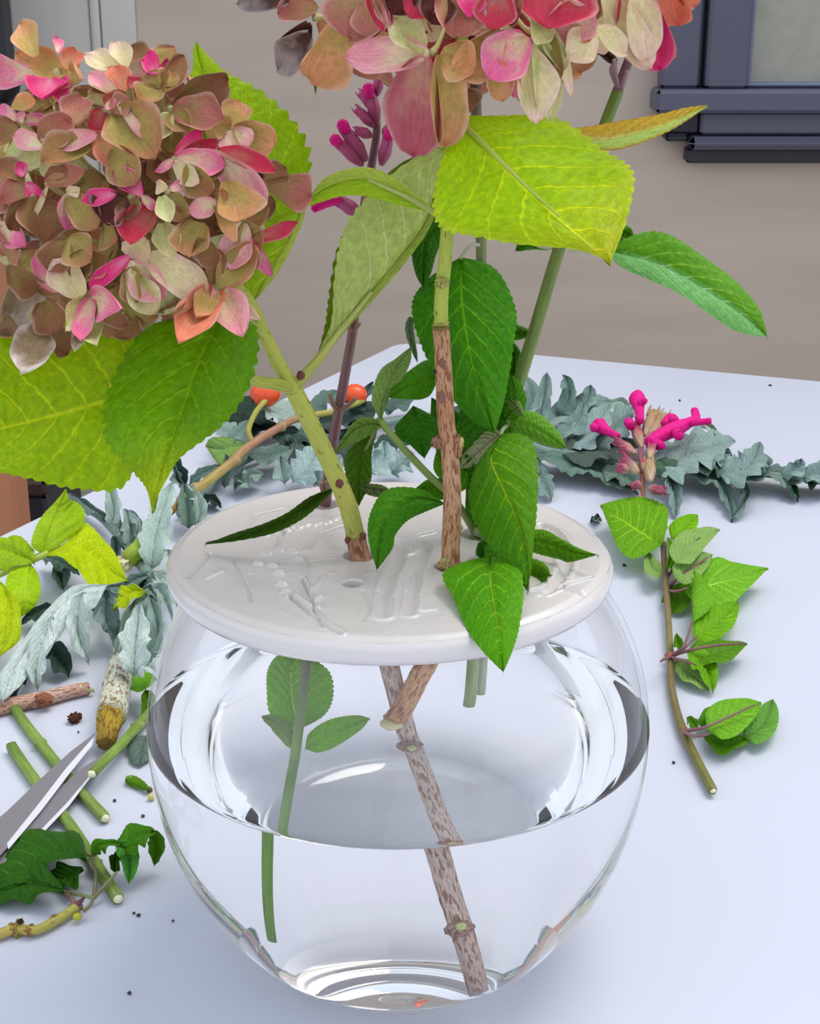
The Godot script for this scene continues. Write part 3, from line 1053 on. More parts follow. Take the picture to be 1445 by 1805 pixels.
func build_hydrangea_left() -> void:
	petal_colors()
	var foot := at(633, 985, 0.590)
	var h := thing("hydrangea", "dusty pink and olive hydrangea on a speckled yellow green stem, at left", "hydrangea", at(633, 978, 0.5917))
	var yg := col("c3c752")
	stem_px(h, [[516, 684, 0.562], [548, 748, 0.568], [582, 818, 0.576], [612, 888, 0.584], [627, 945, 0.589]], 16, 17, [yg, col("bfc455"), col("c6c65c"), col("b9b75a")], "fleck", "stem")
	stem_px(h, [[626, 942, 0.589], [632, 968, 0.5915], [642, 1005, 0.594], [668, 1090, 0.604], [684, 1165, 0.610], [706, 1250, 0.610], [729, 1340, 0.606], [752, 1430, 0.598], [775, 1520, 0.590], [800, 1600, 0.590], [822, 1680, 0.592], [838, 1735, 0.594]], 18, 18, [col("b88a6c"), col("c49a84"), col("d8c8c2"), col("e2d4ce"), col("dccac2"), col("c8aea4")], "bark", "woody_stem", 0.06)
	stem_px(h, [[518, 690, 0.562], [490, 640, 0.556], [462, 582, 0.548], [430, 520, 0.535], [330, 420, 0.528]], 14, 10, [yg, yg, col("b5b850")], "fleck", "stem")
	for n in [[627, 950, 5, 0.588], [612, 952, 5, 0.585], [640, 945, 6, 0.585], [598, 852, 7, 0.5760], [502, 668, 7, 0.560], [530, 662, 7, 0.558]]:
		lump(h, n[0], n[1], n[3], n[2], n[2] * 1.1, col("6b3a30"), "bud")
	for n in [[722, 1325, 0.604], [793, 1585, 0.588]]:
		lump(h, n[0], n[1], n[2], 23, 15, col("bca098"), "node", "bark", 0.35)
		lump(h, n[0] + 4, n[1] + 2, n[2] - 0.0035, 9, 8, col("c9cf86"), "leaf_scar", "plain", 0.3)
	# leaves
	var dark := {"tint": col("58991a"), "tint2": col("4d8c14"), "teeth": 24.0, "amp": 0.075, "veins": 8.0, "pucker": 0.0016, "wave": 0.0015, "tip": col("9aa820")}
	leaf(h, [[395, 553], [368, 590, 270, 575, 450, 575], [345, 640, 205, 650, 452, 645], [325, 700, 183, 720, 418, 715], [308, 745, 192, 785, 370, 768], [290, 800, 235, 832, 318, 808], [277, 850, 258, 862, 297, 838], [267, 896]], 0.534, 0.482, 0.012, 0.010, "hyd", dark)
	stem_px(h, [[516, 684, 0.562], [480, 676, 0.550], [445, 668, 0.538], [415, 620, 0.536], [397, 556, 0.535]], 12, 8, [yg, yg], "stalk", "petiole")
	leaf(h, [[238, 700], [190, 708, 225, 850, 242, 573], [120, 727, 140, 862, 145, 556], [50, 745, 55, 845, 40, 588], [0, 757, -20, 825, -50, 620], [-60, 775, -70, 800, -90, 700], [-110, 790]], 0.548, 0.51, 0.012, 0.006, "hyd",
		{"tint": col("86b520"), "tint2": col("7aae1c"), "teeth": 24.0, "amp": 0.05, "veins": 7.0, "pucker": 0.0017, "wave": 0.002})
	stem_px(h, [[430, 520, 0.535], [330, 600, 0.545], [238, 700, 0.548]], 8, 6, [yg, yg], "stalk", "petiole")
	leaf(h, [[500, 430], [465, 385, 360, 390, 535, 350], [430, 320, 320, 310, 545, 270], [400, 250, 310, 230, 512, 208], [378, 190, 325, 165, 455, 158], [360, 135, 340, 118, 400, 128], [350, 98, 340, 90, 365, 96], [346, 73]], 0.565, 0.575, 0.0, 0.004, "hyd",
		{"tint": col("7dbb24"), "teeth": 19.0, "amp": 0.10, "veins": 6.0, "pucker": 0.0012, "tip": col("9dc83a")})
	leaf(h, [[535, 665], [562, 632, 556, 628, 566, 636], [605, 577, 583, 570, 612, 580], [655, 515, 590, 480, 664, 522], [705, 455, 606, 405, 715, 462], [750, 395, 645, 350, 758, 400], [772, 330, 712, 290, 780, 332], [788, 250]], 0.565, 0.575, -0.012, 0.0, "pale",
		{"tint": col("e6f0a4"), "tint2": col("d6e67c"), "teeth": 22.0, "amp": 0.05, "veins": 8.0, "pucker": 0.0013})
	leaf(h, [[540, 660], [560, 632, 557, 632, 564, 636], [596, 570, 573, 572, 610, 580], [618, 500, 580, 520, 640, 520], [634, 430, 594, 440, 660, 450], [662, 370, 632, 368, 690, 380], [720, 290, 690, 300, 760, 300], [770, 258]], 0.566, 0.584, 0.003, 0.0, "hyd",
		{"tint": col("557f22"), "tint2": col("5f8426"), "teeth": 24.0, "amp": 0.12, "veins": 8.0, "pucker": 0.001}, "leaf_fold")
	stem_px(h, [[516, 684, 0.562], [530, 668, 0.563], [562, 632, 0.565], [606, 576, 0.567], [655, 515, 0.569]], 13, 3, [yg, col("c8cc60"), col("c6cf78")], "stalk", "petiole")
	var base := at(300, 420, 0.55)
	heads(h, [
		[[66, 96, 42, 48, 22, "T"], [118, 130, 40, 100, 24, "T"], [56, 126, 0, 118, 26, "P"], [88, 138, 80, 180, 30, "H", 0.3], [122, 126, 132, 90, 18, "K"], [124, 130, 152, 140, 20, "T"], [100, 92, 100, 70, 9, "P"], [110, 140, 122, 182, 17, "H"]],
		[[215, 125, 155, 100, 20, "C"], [222, 120, 205, 82, 17, "C"], [225, 125, 257, 110, 14, "L"]],
		[[220, 160, 200, 125, 19, "K"], [215, 165, 160, 135, 15, "L"], [228, 155, 243, 140, 12, "R"], [222, 165, 185, 174, 15, "K"]],
		[[283, 155, 250, 187, 24, "O"], [285, 150, 300, 130, 18, "T"], [285, 150, 262, 135, 16, "O"], [278, 130, 265, 98, 15, "H"], [280, 130, 296, 112, 10, "H"]],
		[[305, 185, 385, 138, 34, "B"], [305, 195, 388, 212, 30, "M"], [302, 200, 332, 232, 20, "O"], [300, 200, 273, 247, 16, "G"], [290, 160, 318, 106, 17, "B"]],
		[[409, 225, 420, 185, 23, "T"], [405, 228, 427, 270, 27, "L"], [412, 225, 474, 257, 25, "T"], [405, 228, 380, 215, 18, "T"]],
		[[308, 275, 352, 233, 12, "H"], [310, 277, 375, 247, 17, "R"], [310, 280, 392, 292, 21, "P"], [306, 285, 350, 320, 17, "C"], [305, 280, 273, 300, 8, "P"]],
		[[372, 268, 465, 347, 28, "L"], [385, 265, 477, 302, 17, "R"], [400, 320, 410, 384, 38, "T"], [380, 270, 372, 310, 20, "B"]],
		[[470, 330, 532, 342, 28, "M"], [455, 345, 445, 402, 21, "O"], [470, 320, 500, 300, 20, "B"]],
		[[70, 250, 122, 213, 26, "M"], [130, 220, 142, 176, 26, "M"], [90, 257, 168, 238, 15, "L"], [162, 255, 84, 292, 30, "O"], [170, 235, 222, 302, 21, "K"], [80, 255, 30, 240, 16, "L"]],
		[[200, 195, 272, 282, 45, "O"], [206, 178, 258, 247, 8, "L"], [182, 195, 153, 220, 19, "R"], [186, 182, 200, 192, 12, "P"], [195, 195, 230, 180, 18, "M"]],
		[[30, 210, 0, 195, 13, "P"], [45, 215, 74, 200, 13, "P"], [40, 217, 38, 198, 9, "L"], [30, 222, -6, 245, 27, "B"], [20, 190, 62, 183, 15, "T"]],
		[[45, 325, 82, 346, 14, "H"], [40, 312, 38, 288, 11, "H"], [40, 320, 0, 300, 22, "B"], [46, 330, 10, 350, 24, "M"]],
		[[80, 322, 147, 304, 16, "M"], [84, 326, 54, 392, 5, "C"], [84, 318, 110, 292, 14, "B"]],
		[[118, 343, 115, 400, 24, "P"], [122, 345, 170, 400, 24, "O"], [118, 340, 140, 330, 10, "C"]],
		[[205, 340, 149, 354, 13, "H"], [250, 345, 206, 307, 17, "H"], [250, 345, 274, 368, 8, "P"], [220, 350, 188, 388, 36, "D"], [230, 350, 240, 385, 28, "B"]],
		[[268, 368, 238, 432, 32, "R"], [255, 420, 240, 450, 24, "C", 0.2, 0.004]],
		[[60, 345, 72, 424, 46, "B"], [50, 350, 20, 400, 30, "B"]],
		[[0, 395, 44, 434, 18, "P"], [0, 400, 30, 440, 14, "O"], [-4, 395, -20, 430, 20, "M"]],
		[[100, 515, 70, 452, 16, "P"], [145, 522, 98, 462, 26, "C"], [95, 468, 152, 443, 8, "H"], [145, 480, 182, 450, 24, "O"], [130, 490, 150, 440, 20, "B"]],
		[[228, 452, 163, 502, 13, "H"], [226, 462, 287, 518, 27, "L"], [262, 450, 354, 516, 30, "C"], [230, 480, 270, 545, 24, "G"], [235, 470, 240, 530, 20, "O"]],
		[[285, 392, 302, 450, 21, "G"], [350, 390, 338, 452, 32, "O"], [300, 390, 330, 380, 18, "B"]],
		[[305, 340, 326, 385, 21, "O"], [285, 345, 300, 390, 15, "G"], [300, 335, 330, 325, 10, "P"], [295, 330, 280, 322, 12, "C"]],
		[[382, 358, 332, 367, 17, "L"], [378, 360, 412, 424, 13, "T"], [380, 350, 400, 340, 12, "O"]],
		[[428, 392, 408, 470, 24, "L"], [430, 390, 450, 440, 20, "O"], [428, 390, 420, 370, 12, "G"]],
		[[385, 508, 444, 436, 26, "O"], [378, 500, 376, 440, 18, "B"]],
		[[440, 422, 477, 479, 15, "P"], [440, 424, 515, 393, 13, "R"], [436, 420, 450, 470, 14, "T"]],
		[[380, 508, 318, 606, 30, "K", 0.2, -0.035], [385, 508, 427, 592, 27, "L", -0.1, -0.035], [390, 508, 455, 560, 10, "C", 0.3, -0.03], [356, 522, 304, 556, 5, "B", 0.0, -0.03], [375, 512, 345, 560, 20, "T", 0.0, -0.02]],
		[[160, 528, 218, 543, 25, "P", 0.2, -0.02], [158, 525, 143, 597, 17, "P", 0.4, -0.025], [150, 528, 114, 582, 19, "G", -0.2, -0.02], [178, 545, 222, 568, 17, "B"]],
		[[160, 560, 172, 612, 20, "G", 0.2, -0.028], [142, 580, 131, 622, 11, "E", 0.0, -0.028], [170, 560, 200, 590, 18, "O"]],
		[[75, 575, 38, 655, 31, "E", 0.1, -0.035], [80, 575, 110, 620, 24, "B"]],
		[[45, 465, 18, 562, 34, "E"], [10, 455, 32, 435, 20, "M"], [60, 540, 62, 565, 9, "C"], [75, 530, 104, 582, 30, "B"], [10, 560, 22, 586, 20, "B"], [40, 480, 70, 440, 20, "O"]],
		[[120, 420, 160, 460, 28, "O"], [120, 425, 90, 470, 26, "B"], [180, 400, 210, 420, 22, "O"]],
		[[20, 470, 60, 500, 26, "B"], [200, 260, 240, 320, 30, "O"], [350, 420, 380, 460, 22, "B"], [330, 290, 370, 330, 26, "O"]],
	], 235, 345, 300, 310, 0.545, 0.045, base)
	filler(h, 26, 225, 345, 255, 265, 0.548, 0.045, 0.0085, "OOBBTMG", base)
	back_half(h, 30, at(235, 345, 0.55), 0.046, 0.012, "OBTM", base)

func build_hydrangea_tall() -> void:
	var h := thing("hydrangea", "tall crimson and cream hydrangea on the brown barked middle stem, cut by the top edge", "hydrangea", at(790, 994, 0.584))
	var yg := col("b9c44c")
	stem_px(h, [[794, 1000, 0.5835], [795, 940, 0.577], [797, 880, 0.571], [793, 800, 0.564], [786, 740, 0.559], [783, 680, 0.554], [780, 620, 0.549], [777, 578, 0.546]], 17, 15, [col("dcae88"), col("d0a27c"), col("d8ae8c"), col("c4926c"), col("d2a480"), col("cc9c7c")], "bark", "woody_stem", 0.10)
	stem_px(h, [[777, 582, 0.546], [778, 520, 0.541], [785, 450, 0.536], [790, 380, 0.532], [794, 300, 0.528], [803, 200, 0.522], [815, 60, 0.515], [828, -90, 0.51]], 13, 11, [yg, yg, col("aebf48"), yg], "fleck", "stem")
	stem_px(h, [[794, 998, 0.5835], [783, 1080, 0.594], [762, 1150, 0.603], [738, 1195, 0.606], [712, 1245, 0.603], [690, 1274, 0.600]], 18, 19, [col("d0a27c"), col("e0b894"), col("e2b488"), col("c49468")], "bark", "woody_stem", 0.08)
	lump(h, 690, 1276, 0.599, 20, 7, col("d9cfa0"), "cut_end", "plain", 0.3)
	for n in [[779, 497, 13, 9, 0.5370, "c3cb70"], [777, 577, 15, 4, 0.545, "8c7a40"], [777, 570, 15, 4, 0.5445, "a7a850"], [770, 780, 10, 12, 0.561, "b08a68"], [808, 786, 9, 20, 0.561, "c09070"], [812, 780, 5, 9, 0.560, "c3b070"], [780, 640, 7, 9, 0.5480, "8a5844"], [779, 700, 7, 10, 0.5530, "8a6050"], [786, 992, 10, 12, 0.5800, "cdc87c"], [800, 996, 9, 8, 0.5808, "b98a58"], [778, 996, 7, 8, 0.582, "b98a58"], [810, 930, 5, 6, 0.5755, "c09a70"], [769, 560, 4, 4, 0.5435, "2e2420"], [767, 655, 4, 4, 0.551, "2e2420"]]:
		lump(h, n[0], n[1], n[4], n[2], n[3], col(n[5]), "bud", "bark" if n[2] > 8 and n[3] > 8 else "plain", 0.8)
	leaf(h, [[803, 203], [835, 238, 778, 285, 880, 203], [880, 283, 763, 360, 980, 212], [930, 332, 790, 408, 1062, 255], [985, 382, 880, 427, 1112, 305], [1040, 428, 1010, 438, 1108, 375], [1076, 463]], 0.518, 0.492, 0.004, 0.020, "hyd",
		{"tint": col("a3cc1c"), "tint2": col("b0d420"), "teeth": 26.0, "amp": 0.06, "veins": 7.0, "pucker": 0.0014, "wave": 0.002, "tip": col("d2cf2a"), "rim": col("d6d65a"), "rim_w": 0.07})
	stem_px(h, [[812, 188, 0.520], [800, 200, 0.517], [835, 237, 0.5145], [880, 282, 0.511], [930, 331, 0.507], [985, 381, 0.5005]], 9, 2, [col("a8c23a"), col("c3d850"), col("c9dc58")], "stalk", "petiole")
	leaf(h, [[940, 240], [1050, 245, 1030, 224, 1062, 264], [1110, 236, 1100, 212, 1112, 258], [1170, 218, 1160, 202, 1174, 234], [1215, 200, 1208, 190, 1219, 207], [1247, 185]], 0.525, 0.545, 0.012, -0.002, "hyd",
		{"tint": col("dcae3c"), "tint2": col("dfe3a8"), "teeth": 22.0, "amp": 0.10, "veins": 9.0, "pucker": 0.001, "rim": col("d98a40"), "rim_w": 0.2})
	leaf(h, [[768, 377], [715, 347, 725, 335, 705, 362], [650, 318, 655, 296, 645, 346], [590, 325, 585, 307, 597, 347], [540, 358, 549, 343, 520, 372], [505, 425, 528, 405, 425, 400], [470, 485, 493, 476, 400, 470], [445, 535]], 0.532, 0.558, 0.002, 0.006, "hyd",
		{"tint": col("c8da88"), "tint2": col("a0c858"), "teeth": 22.0, "amp": 0.04, "veins": 8.0, "pucker": 0.001})
	stem_px(h, [[786, 392, 0.532], [768, 377, 0.531], [715, 347, 0.5345], [650, 318, 0.538]], 8, 2, [yg, col("c3d27c")], "stalk", "petiole")
	stem_px(h, [[800, 215, 0.523], [788, 245, 0.525], [776, 262, 0.527]], 8, 5, [yg, yg], "stalk", "petiole")
	leaf(h, [[560, 120], [556, 140, 552, 138, 560, 140], [556, 168]], 0.53, 0.53, 0, 0, "hyd", {"tint": col("7a9a30"), "teeth": 3.0})
	var base := at(828, -60, 0.53)
	heads(h, [
		[[508, 2, 428, 8, 16, "W"], [560, 12, 500, 26, 22, "M"], [548, 60, 498, 116, 27, "W"], [545, 40, 500, 80, 20, "D"], [602, 40, 545, 124, 46, "T"]],
		[[640, -20, 620, 62, 46, "M"], [660, -10, 655, 62, 30, "M"]],
		[[652, -30, 680, 52, 19, "R"], [660, -25, 690, 40, 12, "L"]],
		[[745, -40, 720, 27, 30, "R"], [720, -40, 690, 20, 30, "D"]],
		[[748, 88, 690, 38, 26, "G"], [755, 92, 620, 102, 29, "L"], [742, 100, 735, 256, 50, "S", 0.4], [778, 98, 776, 238, 36, "T", -0.55], [778, 90, 832, 122, 31, "T"]],
		[[800, -20, 790, 60, 46, "M"], [830, -30, 822, 28, 22, "H"], [780, -10, 760, 40, 30, "D"]],
		[[880, -20, 870, 48, 32, "R"], [900, -20, 905, 40, 26, "M"]],
		[[985, -60, 968, 45, 64, "R"], [1000, 0, 1012, 64, 42, "L", 0.2, 0.006]],
		[[925, 60, 866, 136, 37, "P"], [925, 62, 823, 54, 8, "L"], [885, 60, 798, 112, 36, "T"], [872, 105, 880, 172, 24, "T"], [908, 125, 908, 167, 9, "P"]],
		[[930, 80, 935, 205, 34, "C"], [950, 65, 966, 202, 25, "G"], [945, 28, 940, 78, 26, "G"], [955, 60, 985, 120, 20, "G"]],
		[[980, 58, 1006, 162, 9, "C"], [975, 60, 990, 130, 14, "O"]],
		[[1050, 55, 998, 98, 27, "C"], [1050, 48, 1096, 92, 18, "C"], [1020, 30, 1040, 70, 20, "T"]],
		[[1060, -20, 1138, 108, 27, "C"], [1110, -40, 1162, 97, 42, "H", 0.3], [1120, -30, 1135, 95, 30, "C"]],
		[[1160, -40, 1192, 27, 32, "K"], [1180, -30, 1216, 5, 16, "K"]],
	], 830, -110, 390, 375, 0.535, 0.055, base)
	filler(h, 40, 830, -120, 330, 270, 0.54, 0.05, 0.011, "OMBRTC", base)
	back_half(h, 30, at(830, -110, 0.545), 0.058, 0.014, "OBTM", base)

# ---------------------------------------------------------------- salvia
func L2(a: Array) -> Array:
	var r := []
	for p in a:
		r.append(Vector2(p[0], p[1]))
	return r

func calyx(parent: Node3D, b: Array, t: Array, w: float, d: float, c0: Color, c1: Color, flat := false, called := "calyx") -> void:
	# a ribbed cup narrowing to its stalk, with pointed teeth at the mouth
	var p0 := on(b[0], b[1], d) if flat else at(b[0], b[1], d)
	var p1 := on(t[0], t[1], d + 0.004) if flat else at(t[0], t[1], d - 0.003)
	var s := w * (p0 - eye).dot(fw) / FOCAL
	var ax := p1 - p0
	var m := tube([p0, p0 + ax * 0.12, p0 + ax * 0.4, p0 + ax * 0.75, p1], [s * 0.25, s * 0.6, s, s * 0.85, s * 0.35], [c0, c0, c1, c1], 16, 0.0, 0.12, parent.position, 4)
	var o := obj(called, m, M.stalk, parent)
	var side := ax.cross(fw).normalized()
	for k in 3:
		var q := side.rotated(ax.normalized(), TAU * k / 3)
		obj("tooth", tube([p0 + ax * 0.7 + q * s * 0.7, p0 + ax * 0.95 + q * s * 0.8, p0 + ax * 1.15 + q * s * 0.75], [s * 0.3, s * 0.22, s * 0.03], [c1, c1], 7, 0.0, 0.0, parent.position, 3), M.stalk, o)

func corolla(parent: Node3D, pts: Array, ws: Array, d: float, flat := false) -> void:
	var p := []
	var r := []
	for k in pts.size():
		var q: Vector3 = on(pts[k][0], pts[k][1], d + 0.002 * k) if flat else at(pts[k][0], pts[k][1], d - 0.001 * k)
		p.append(q)
		r.append(ws[k] * (q - eye).dot(fw) / FOCAL)
	obj("corolla", tube(p, r, [col("e8248c"), col("f42a98"), col("ee2090")], 14, 0.10, 0.0, parent.position, 6), M.petal, parent)

func build_salvias() -> void:
	var g := col("8da84a")
	var sage := {"tint": col("4f9a2a"), "teeth": 26.0, "amp": 0.05, "veins": 10.0, "pucker": 0.0010, "wave": 0.0012}
	var deep := {"tint": col("377f1c"), "teeth": 30.0, "amp": 0.05, "veins": 10.0, "pucker": 0.0012, "wave": 0.0012}
	var lite := {"tint": col("a9c880"), "teeth": 22.0, "amp": 0.05, "veins": 10.0, "pucker": 0.0009, "wave": 0.001}
	# the purple stem with the raceme
	var a := thing("salvia", "thin purple salvia stem with magenta flower buds, behind the speckled stem", "salvia", at(573, 888, 0.649))
	var pu := col("8a5a62")
	stem_px(a, [[573, 892, 0.649], [584, 800, 0.643], [597, 722, 0.638], [610, 650, 0.634], [622, 580, 0.63], [631, 480, 0.625], [640, 375, 0.62], [655, 290, 0.617], [664, 225, 0.614], [655, 165, 0.612]], 9, 6, [pu, col("95696c"), col("7f4a58"), pu], "stalk", "stem", 0.0, 0.12)
	for q in [[[598, 724], [586, 712], [580, 694]], [[598, 724], [614, 714], [627, 702]], [[622, 584], [614, 576], [611, 568]], [[623, 582], [630, 574], [634, 568]], [[572, 872], [567, 858], [566, 850]], [[575, 870], [577, 858], [576, 848]]]:
		stem_px(a, [[q[0][0], q[0][1], 0.637 if q[0][1] > 600 else 0.629], [q[1][0], q[1][1], 0.635 if q[0][1] > 600 else 0.627], [q[2][0], q[2][1], 0.634 if q[0][1] > 600 else 0.626]], 5, 4, [col("8d6258"), col("b08a74")], "stalk", "cut_stalk")
	var mg := col("a8446a")
	var mg2 := col("d45c98")
	for q in [[665, 218, 651, 158, 11], [660, 224, 628, 190, 9], [646, 284, 606, 224, 12], [640, 292, 592, 246, 11], [672, 292, 686, 238, 11], [656, 240, 626, 228, 9], [661, 196, 634, 162, 8], [676, 240, 690, 220, 9], [636, 378, 592, 350, 12], [640, 372, 650, 344, 9], [664, 170, 668, 130, 9]]:
		calyx(a, [q[0], q[1]], [q[2], q[3]], q[4], 0.612, mg, mg2)
	for q in [[[651, 172], [649, 156], [648, 148]], [[612, 232], [604, 220], [600, 213]], [[598, 252], [590, 246], [586, 243]], [[685, 246], [687, 234], [688, 228]]]:
		corolla(a, q, [8, 11, 6], 0.608)
	corolla(a, [[600, 350], [580, 354], [562, 362], [552, 370]], [9, 11, 10, 6], 0.608)
	corolla(a, [[596, 346], [584, 326], [576, 314]], [7, 9, 6], 0.610)
	# below the lid the same stem is green and leafy
	stem_px(a, [[571, 905, 0.650], [557, 1030, 0.632], [542, 1150, 0.612], [533, 1230, 0.600], [521, 1325, 0.590], [509, 1440, 0.585], [499, 1550, 0.580], [493, 1640, 0.577]], 10, 9, [col("77675a"), col("7c7466"), col("7d9a50"), col("7fae48"), col("7fae48")], "stalk", "green_stem")
	leaf(a, [[525, 1287], [522, 1265, 478, 1262, 570, 1262], [515, 1225, 470, 1215, 587, 1228], [513, 1190, 472, 1180, 581, 1185], [515, 1160, 488, 1156, 545, 1158], [515, 1148]], 0.602, 0.622, -0.004, 0.004, "salvia", {"tint": col("7cc83e"), "teeth": 26.0, "amp": 0.05, "veins": 8.0})
	simple_leaf(a, L2([[523, 1322], [495, 1282], [461, 1262]]), 15, 0.590, 0.600, 0.003, "pale", lite)
	simple_leaf(a, L2([[538, 1320], [590, 1290], [652, 1266]]), 24, 0.589, 0.598, 0.003, "salvia", {"tint": col("7cc83e"), "teeth": 22.0})
	# the tall right stem
	var b := thing("salvia", "tall green salvia stem leaning right, with a long leaf pointing out to the right", "salvia", at(848, 940, 0.617))
	stem_px(b, [[846, 945, 0.617], [868, 840, 0.613], [893, 745, 0.61], [940, 590, 0.604], [985, 440, 0.599], [1030, 315, 0.594], [1068, 215, 0.589], [1090, 158, 0.586]], 12, 10, [col("a9bd86"), col("86a04c"), col("7a8f3e"), col("7d9440"), col("6e8c30")], "stalk", "stem", 0.0, 0.1)
	stem_px(b, [[1088, 162, 0.586], [1100, 128, 0.584], [1114, 88, 0.582], [1126, 40, 0.58]], 9, 7, [col("8a6a66"), col("7a5258"), col("6e4450")], "stalk", "upper_stem", 0.0, 0.1)
	for q in [[[1090, 156], [1084, 130], [1082, 104]], [[1094, 156], [1100, 140], [1106, 124]], [[1088, 150], [1078, 124], [1086, 108]]]:
		stem_px(b, [[q[0][0], q[0][1], 0.584], [q[1][0], q[1][1], 0.583], [q[2][0], q[2][1], 0.582]], 5, 4, [col("8d6a70"), col("b39098")], "stalk", "side_stalk")
	simple_leaf(b, L2([[1086, 112], [1070, 98], [1046, 84]]), 9, 0.584, 0.58, 0.002, "salvia", {"tint": col("6a3540"), "teeth": 5.0}, "bract")
	leaf(b, [[1074, 443], [1105, 448, 1112, 414, 1090, 467], [1160, 464, 1165, 411, 1145, 492], [1215, 491, 1230, 446, 1195, 518], [1265, 522, 1287, 485, 1250, 553], [1310, 553, 1332, 537, 1297, 582], [1337, 578, 1346, 566, 1326, 592], [1352, 593]], 0.600, 0.565, 0.006, -0.006, "salvia", {"tint": col("62a848"), "tint2": col("9ad8b4"), "teeth": 34.0, "amp": 0.05, "veins": 11.0, "pucker": 0.0011, "wave": 0.001})
	simple_leaf(b, L2([[1074, 430], [1095, 408], [1117, 420]]), 15, 0.605, 0.60, 0.003, "salvia", sage)
	simple_leaf(b, L2([[985, 432], [935, 428], [908, 442]]), 13, 0.605, 0.61, 0.003, "salvia", sage)
	for q in [[[986, 440], [1030, 445], [1076, 443]], [[986, 442], [1025, 440], [1074, 432]], [[984, 438], [960, 436], [946, 432]]]:
		stem_px(b, [[q[0][0], q[0][1], 0.599], [q[1][0], q[1][1], 0.599], [q[2][0], q[2][1], 0.60]], 3, 3, [col("c9c4a0"), col("d6cfb8")], "stalk", "petiole", 0.0, 0.0, false, 8)
	simple_leaf(b, L2([[893, 745], [940, 752], [998, 790]]), 25, 0.608, 0.600, 0.004, "salvia", {"tint": col("7dba6a"), "teeth": 20.0, "amp": 0.05, "veins": 9.0})
	simple_leaf(b, L2([[884, 762], [856, 785], [811, 826]]), 26, 0.604, 0.60, 0.004, "pale", {"tint": col("d6d4c4"), "teeth": 18.0, "amp": 0.05, "veins": 9.0})
	simple_leaf(b, L2([[890, 738], [905, 705], [900, 660]]), 24, 0.606, 0.60, 0.004, "salvia", sage)
	simple_leaf(b, L2([[886, 700], [905, 712], [922, 735]]), 12, 0.605, 0.60, 0.003, "pale", lite)
	simple_leaf(b, L2([[880, 590], [905, 586], [938, 588]]), 15, 0.612, 0.605, 0.003, "salvia", sage)
	simple_leaf(b, L2([[895, 690], [905, 640], [900, 600]]), 17, 0.615, 0.615, 0.003, "salvia", deep)
	leaf(b, [[884, 765], [862, 803, 842, 815, 935, 772], [880, 850, 827, 870, 948, 828], [903, 900, 832, 915, 947, 890], [920, 945, 860, 960, 941, 945], [930, 1000, 897, 1000, 937, 1000], [929, 1042]], 0.588, 0.553, 0.010, 0.004, "salvia", {"tint": col("4a8f14"), "tint2": col("5c9c1c"), "teeth": 26.0, "amp": 0.05, "veins": 8.0, "pucker": 0.0013, "bow": -0.006, "wave": 0.0015})
	stem_px(b, [[893, 750, 0.609], [886, 757, 0.60], [882, 766, 0.59]], 4, 3, [col("b9c890"), col("b9c890")], "stalk", "petiole")
	# the straight stem behind the brown bark
	var c := thing("salvia", "upright salvia stem hung with large dark green leaves behind the brown barked stem", "salvia", at(838, 936, 0.620))
	stem_px(c, [[838, 940, 0.620], [840, 840, 0.615], [842, 740, 0.611], [846, 600, 0.605], [848, 440, 0.598], [842, 300, 0.592], [838, 150, 0.586], [836, 60, 0.582]], 9, 9, [col("96a46a"), col("8aa050"), col("8fa860"), col("8a7a62"), col("7a5a50")], "stalk", "stem", 0.0, 0.1)
	stem_px(c, [[848, 432, 0.597], [832, 432, 0.595], [818, 446, 0.594], [811, 456, 0.593]], 4, 3, [col("d9d3c8"), col("b9c48a")], "stalk", "petiole")
	leaf(c, [[812, 453], [811, 490, 752, 492, 875, 476], [815, 545, 726, 540, 909, 545], [825, 610, 742, 608, 905, 610], [840, 670, 778, 675, 892, 690], [857, 720, 824, 735, 881, 735], [871, 764]], 0.594, 0.578, 0.008, 0.006, "salvia", {"tint": col("3d8a16"), "tint2": col("46961c"), "teeth": 34.0, "amp": 0.045, "veins": 9.0, "pucker": 0.0014, "wave": 0.0015})
	simple_leaf(c, L2([[800, 385], [752, 420], [746, 508]]), 27, 0.597, 0.585, 0.004, "salvia", deep)
	simple_leaf(c, L2([[840, 640], [850, 720], [800, 800]]), 40, 0.607, 0.600, 0.006, "salvia", deep)
	simple_leaf(c, L2([[850, 690], [880, 740], [850, 800]]), 32, 0.609, 0.603, 0.006, "salvia", deep)
	simple_leaf(c, L2([[790, 770], [820, 820], [800, 870]]), 26, 0.606, 0.600, 0.006, "salvia", sage)
	simple_leaf(c, L2([[838, 930], [850, 870], [820, 800]]), 30, 0.607, 0.600, 0.006, "salvia", deep)
	simple_leaf(c, L2([[725, 558], [722, 585], [736, 640]]), 8, 0.612, 0.606, 0.002, "pale", {"tint": col("9db8a4"), "teeth": 8.0})
	stem_px(c, [[838, 945, 0.620], [832, 1060, 0.628], [834, 1160, 0.634], [826, 1255, 0.636]], 12, 11, [col("8ba060"), col("b4c690"), col("a9c080")], "stalk", "green_stem")
	stem_px(c, [[850, 945, 0.622], [850, 1060, 0.636], [850, 1160, 0.642], [846, 1230, 0.644]], 11, 9, [col("b9c8a0"), col("cdd8bc")], "stalk", "green_stem")
	# the low leafy side shoot
	var e := thing("salvia_shoot", "low leafy salvia shoot curving left over the lid between the two hydrangea stems", "salvia", at(834, 934, 0.6205))
	stem_px(e, [[836, 936, 0.620], [800, 880, 0.612], [760, 842, 0.607], [715, 795, 0.603], [678, 752, 0.60], [668, 735, 0.599]], 7, 6, [col("a9b878"), col("9fb860"), col("93b24e")], "stalk", "stem")
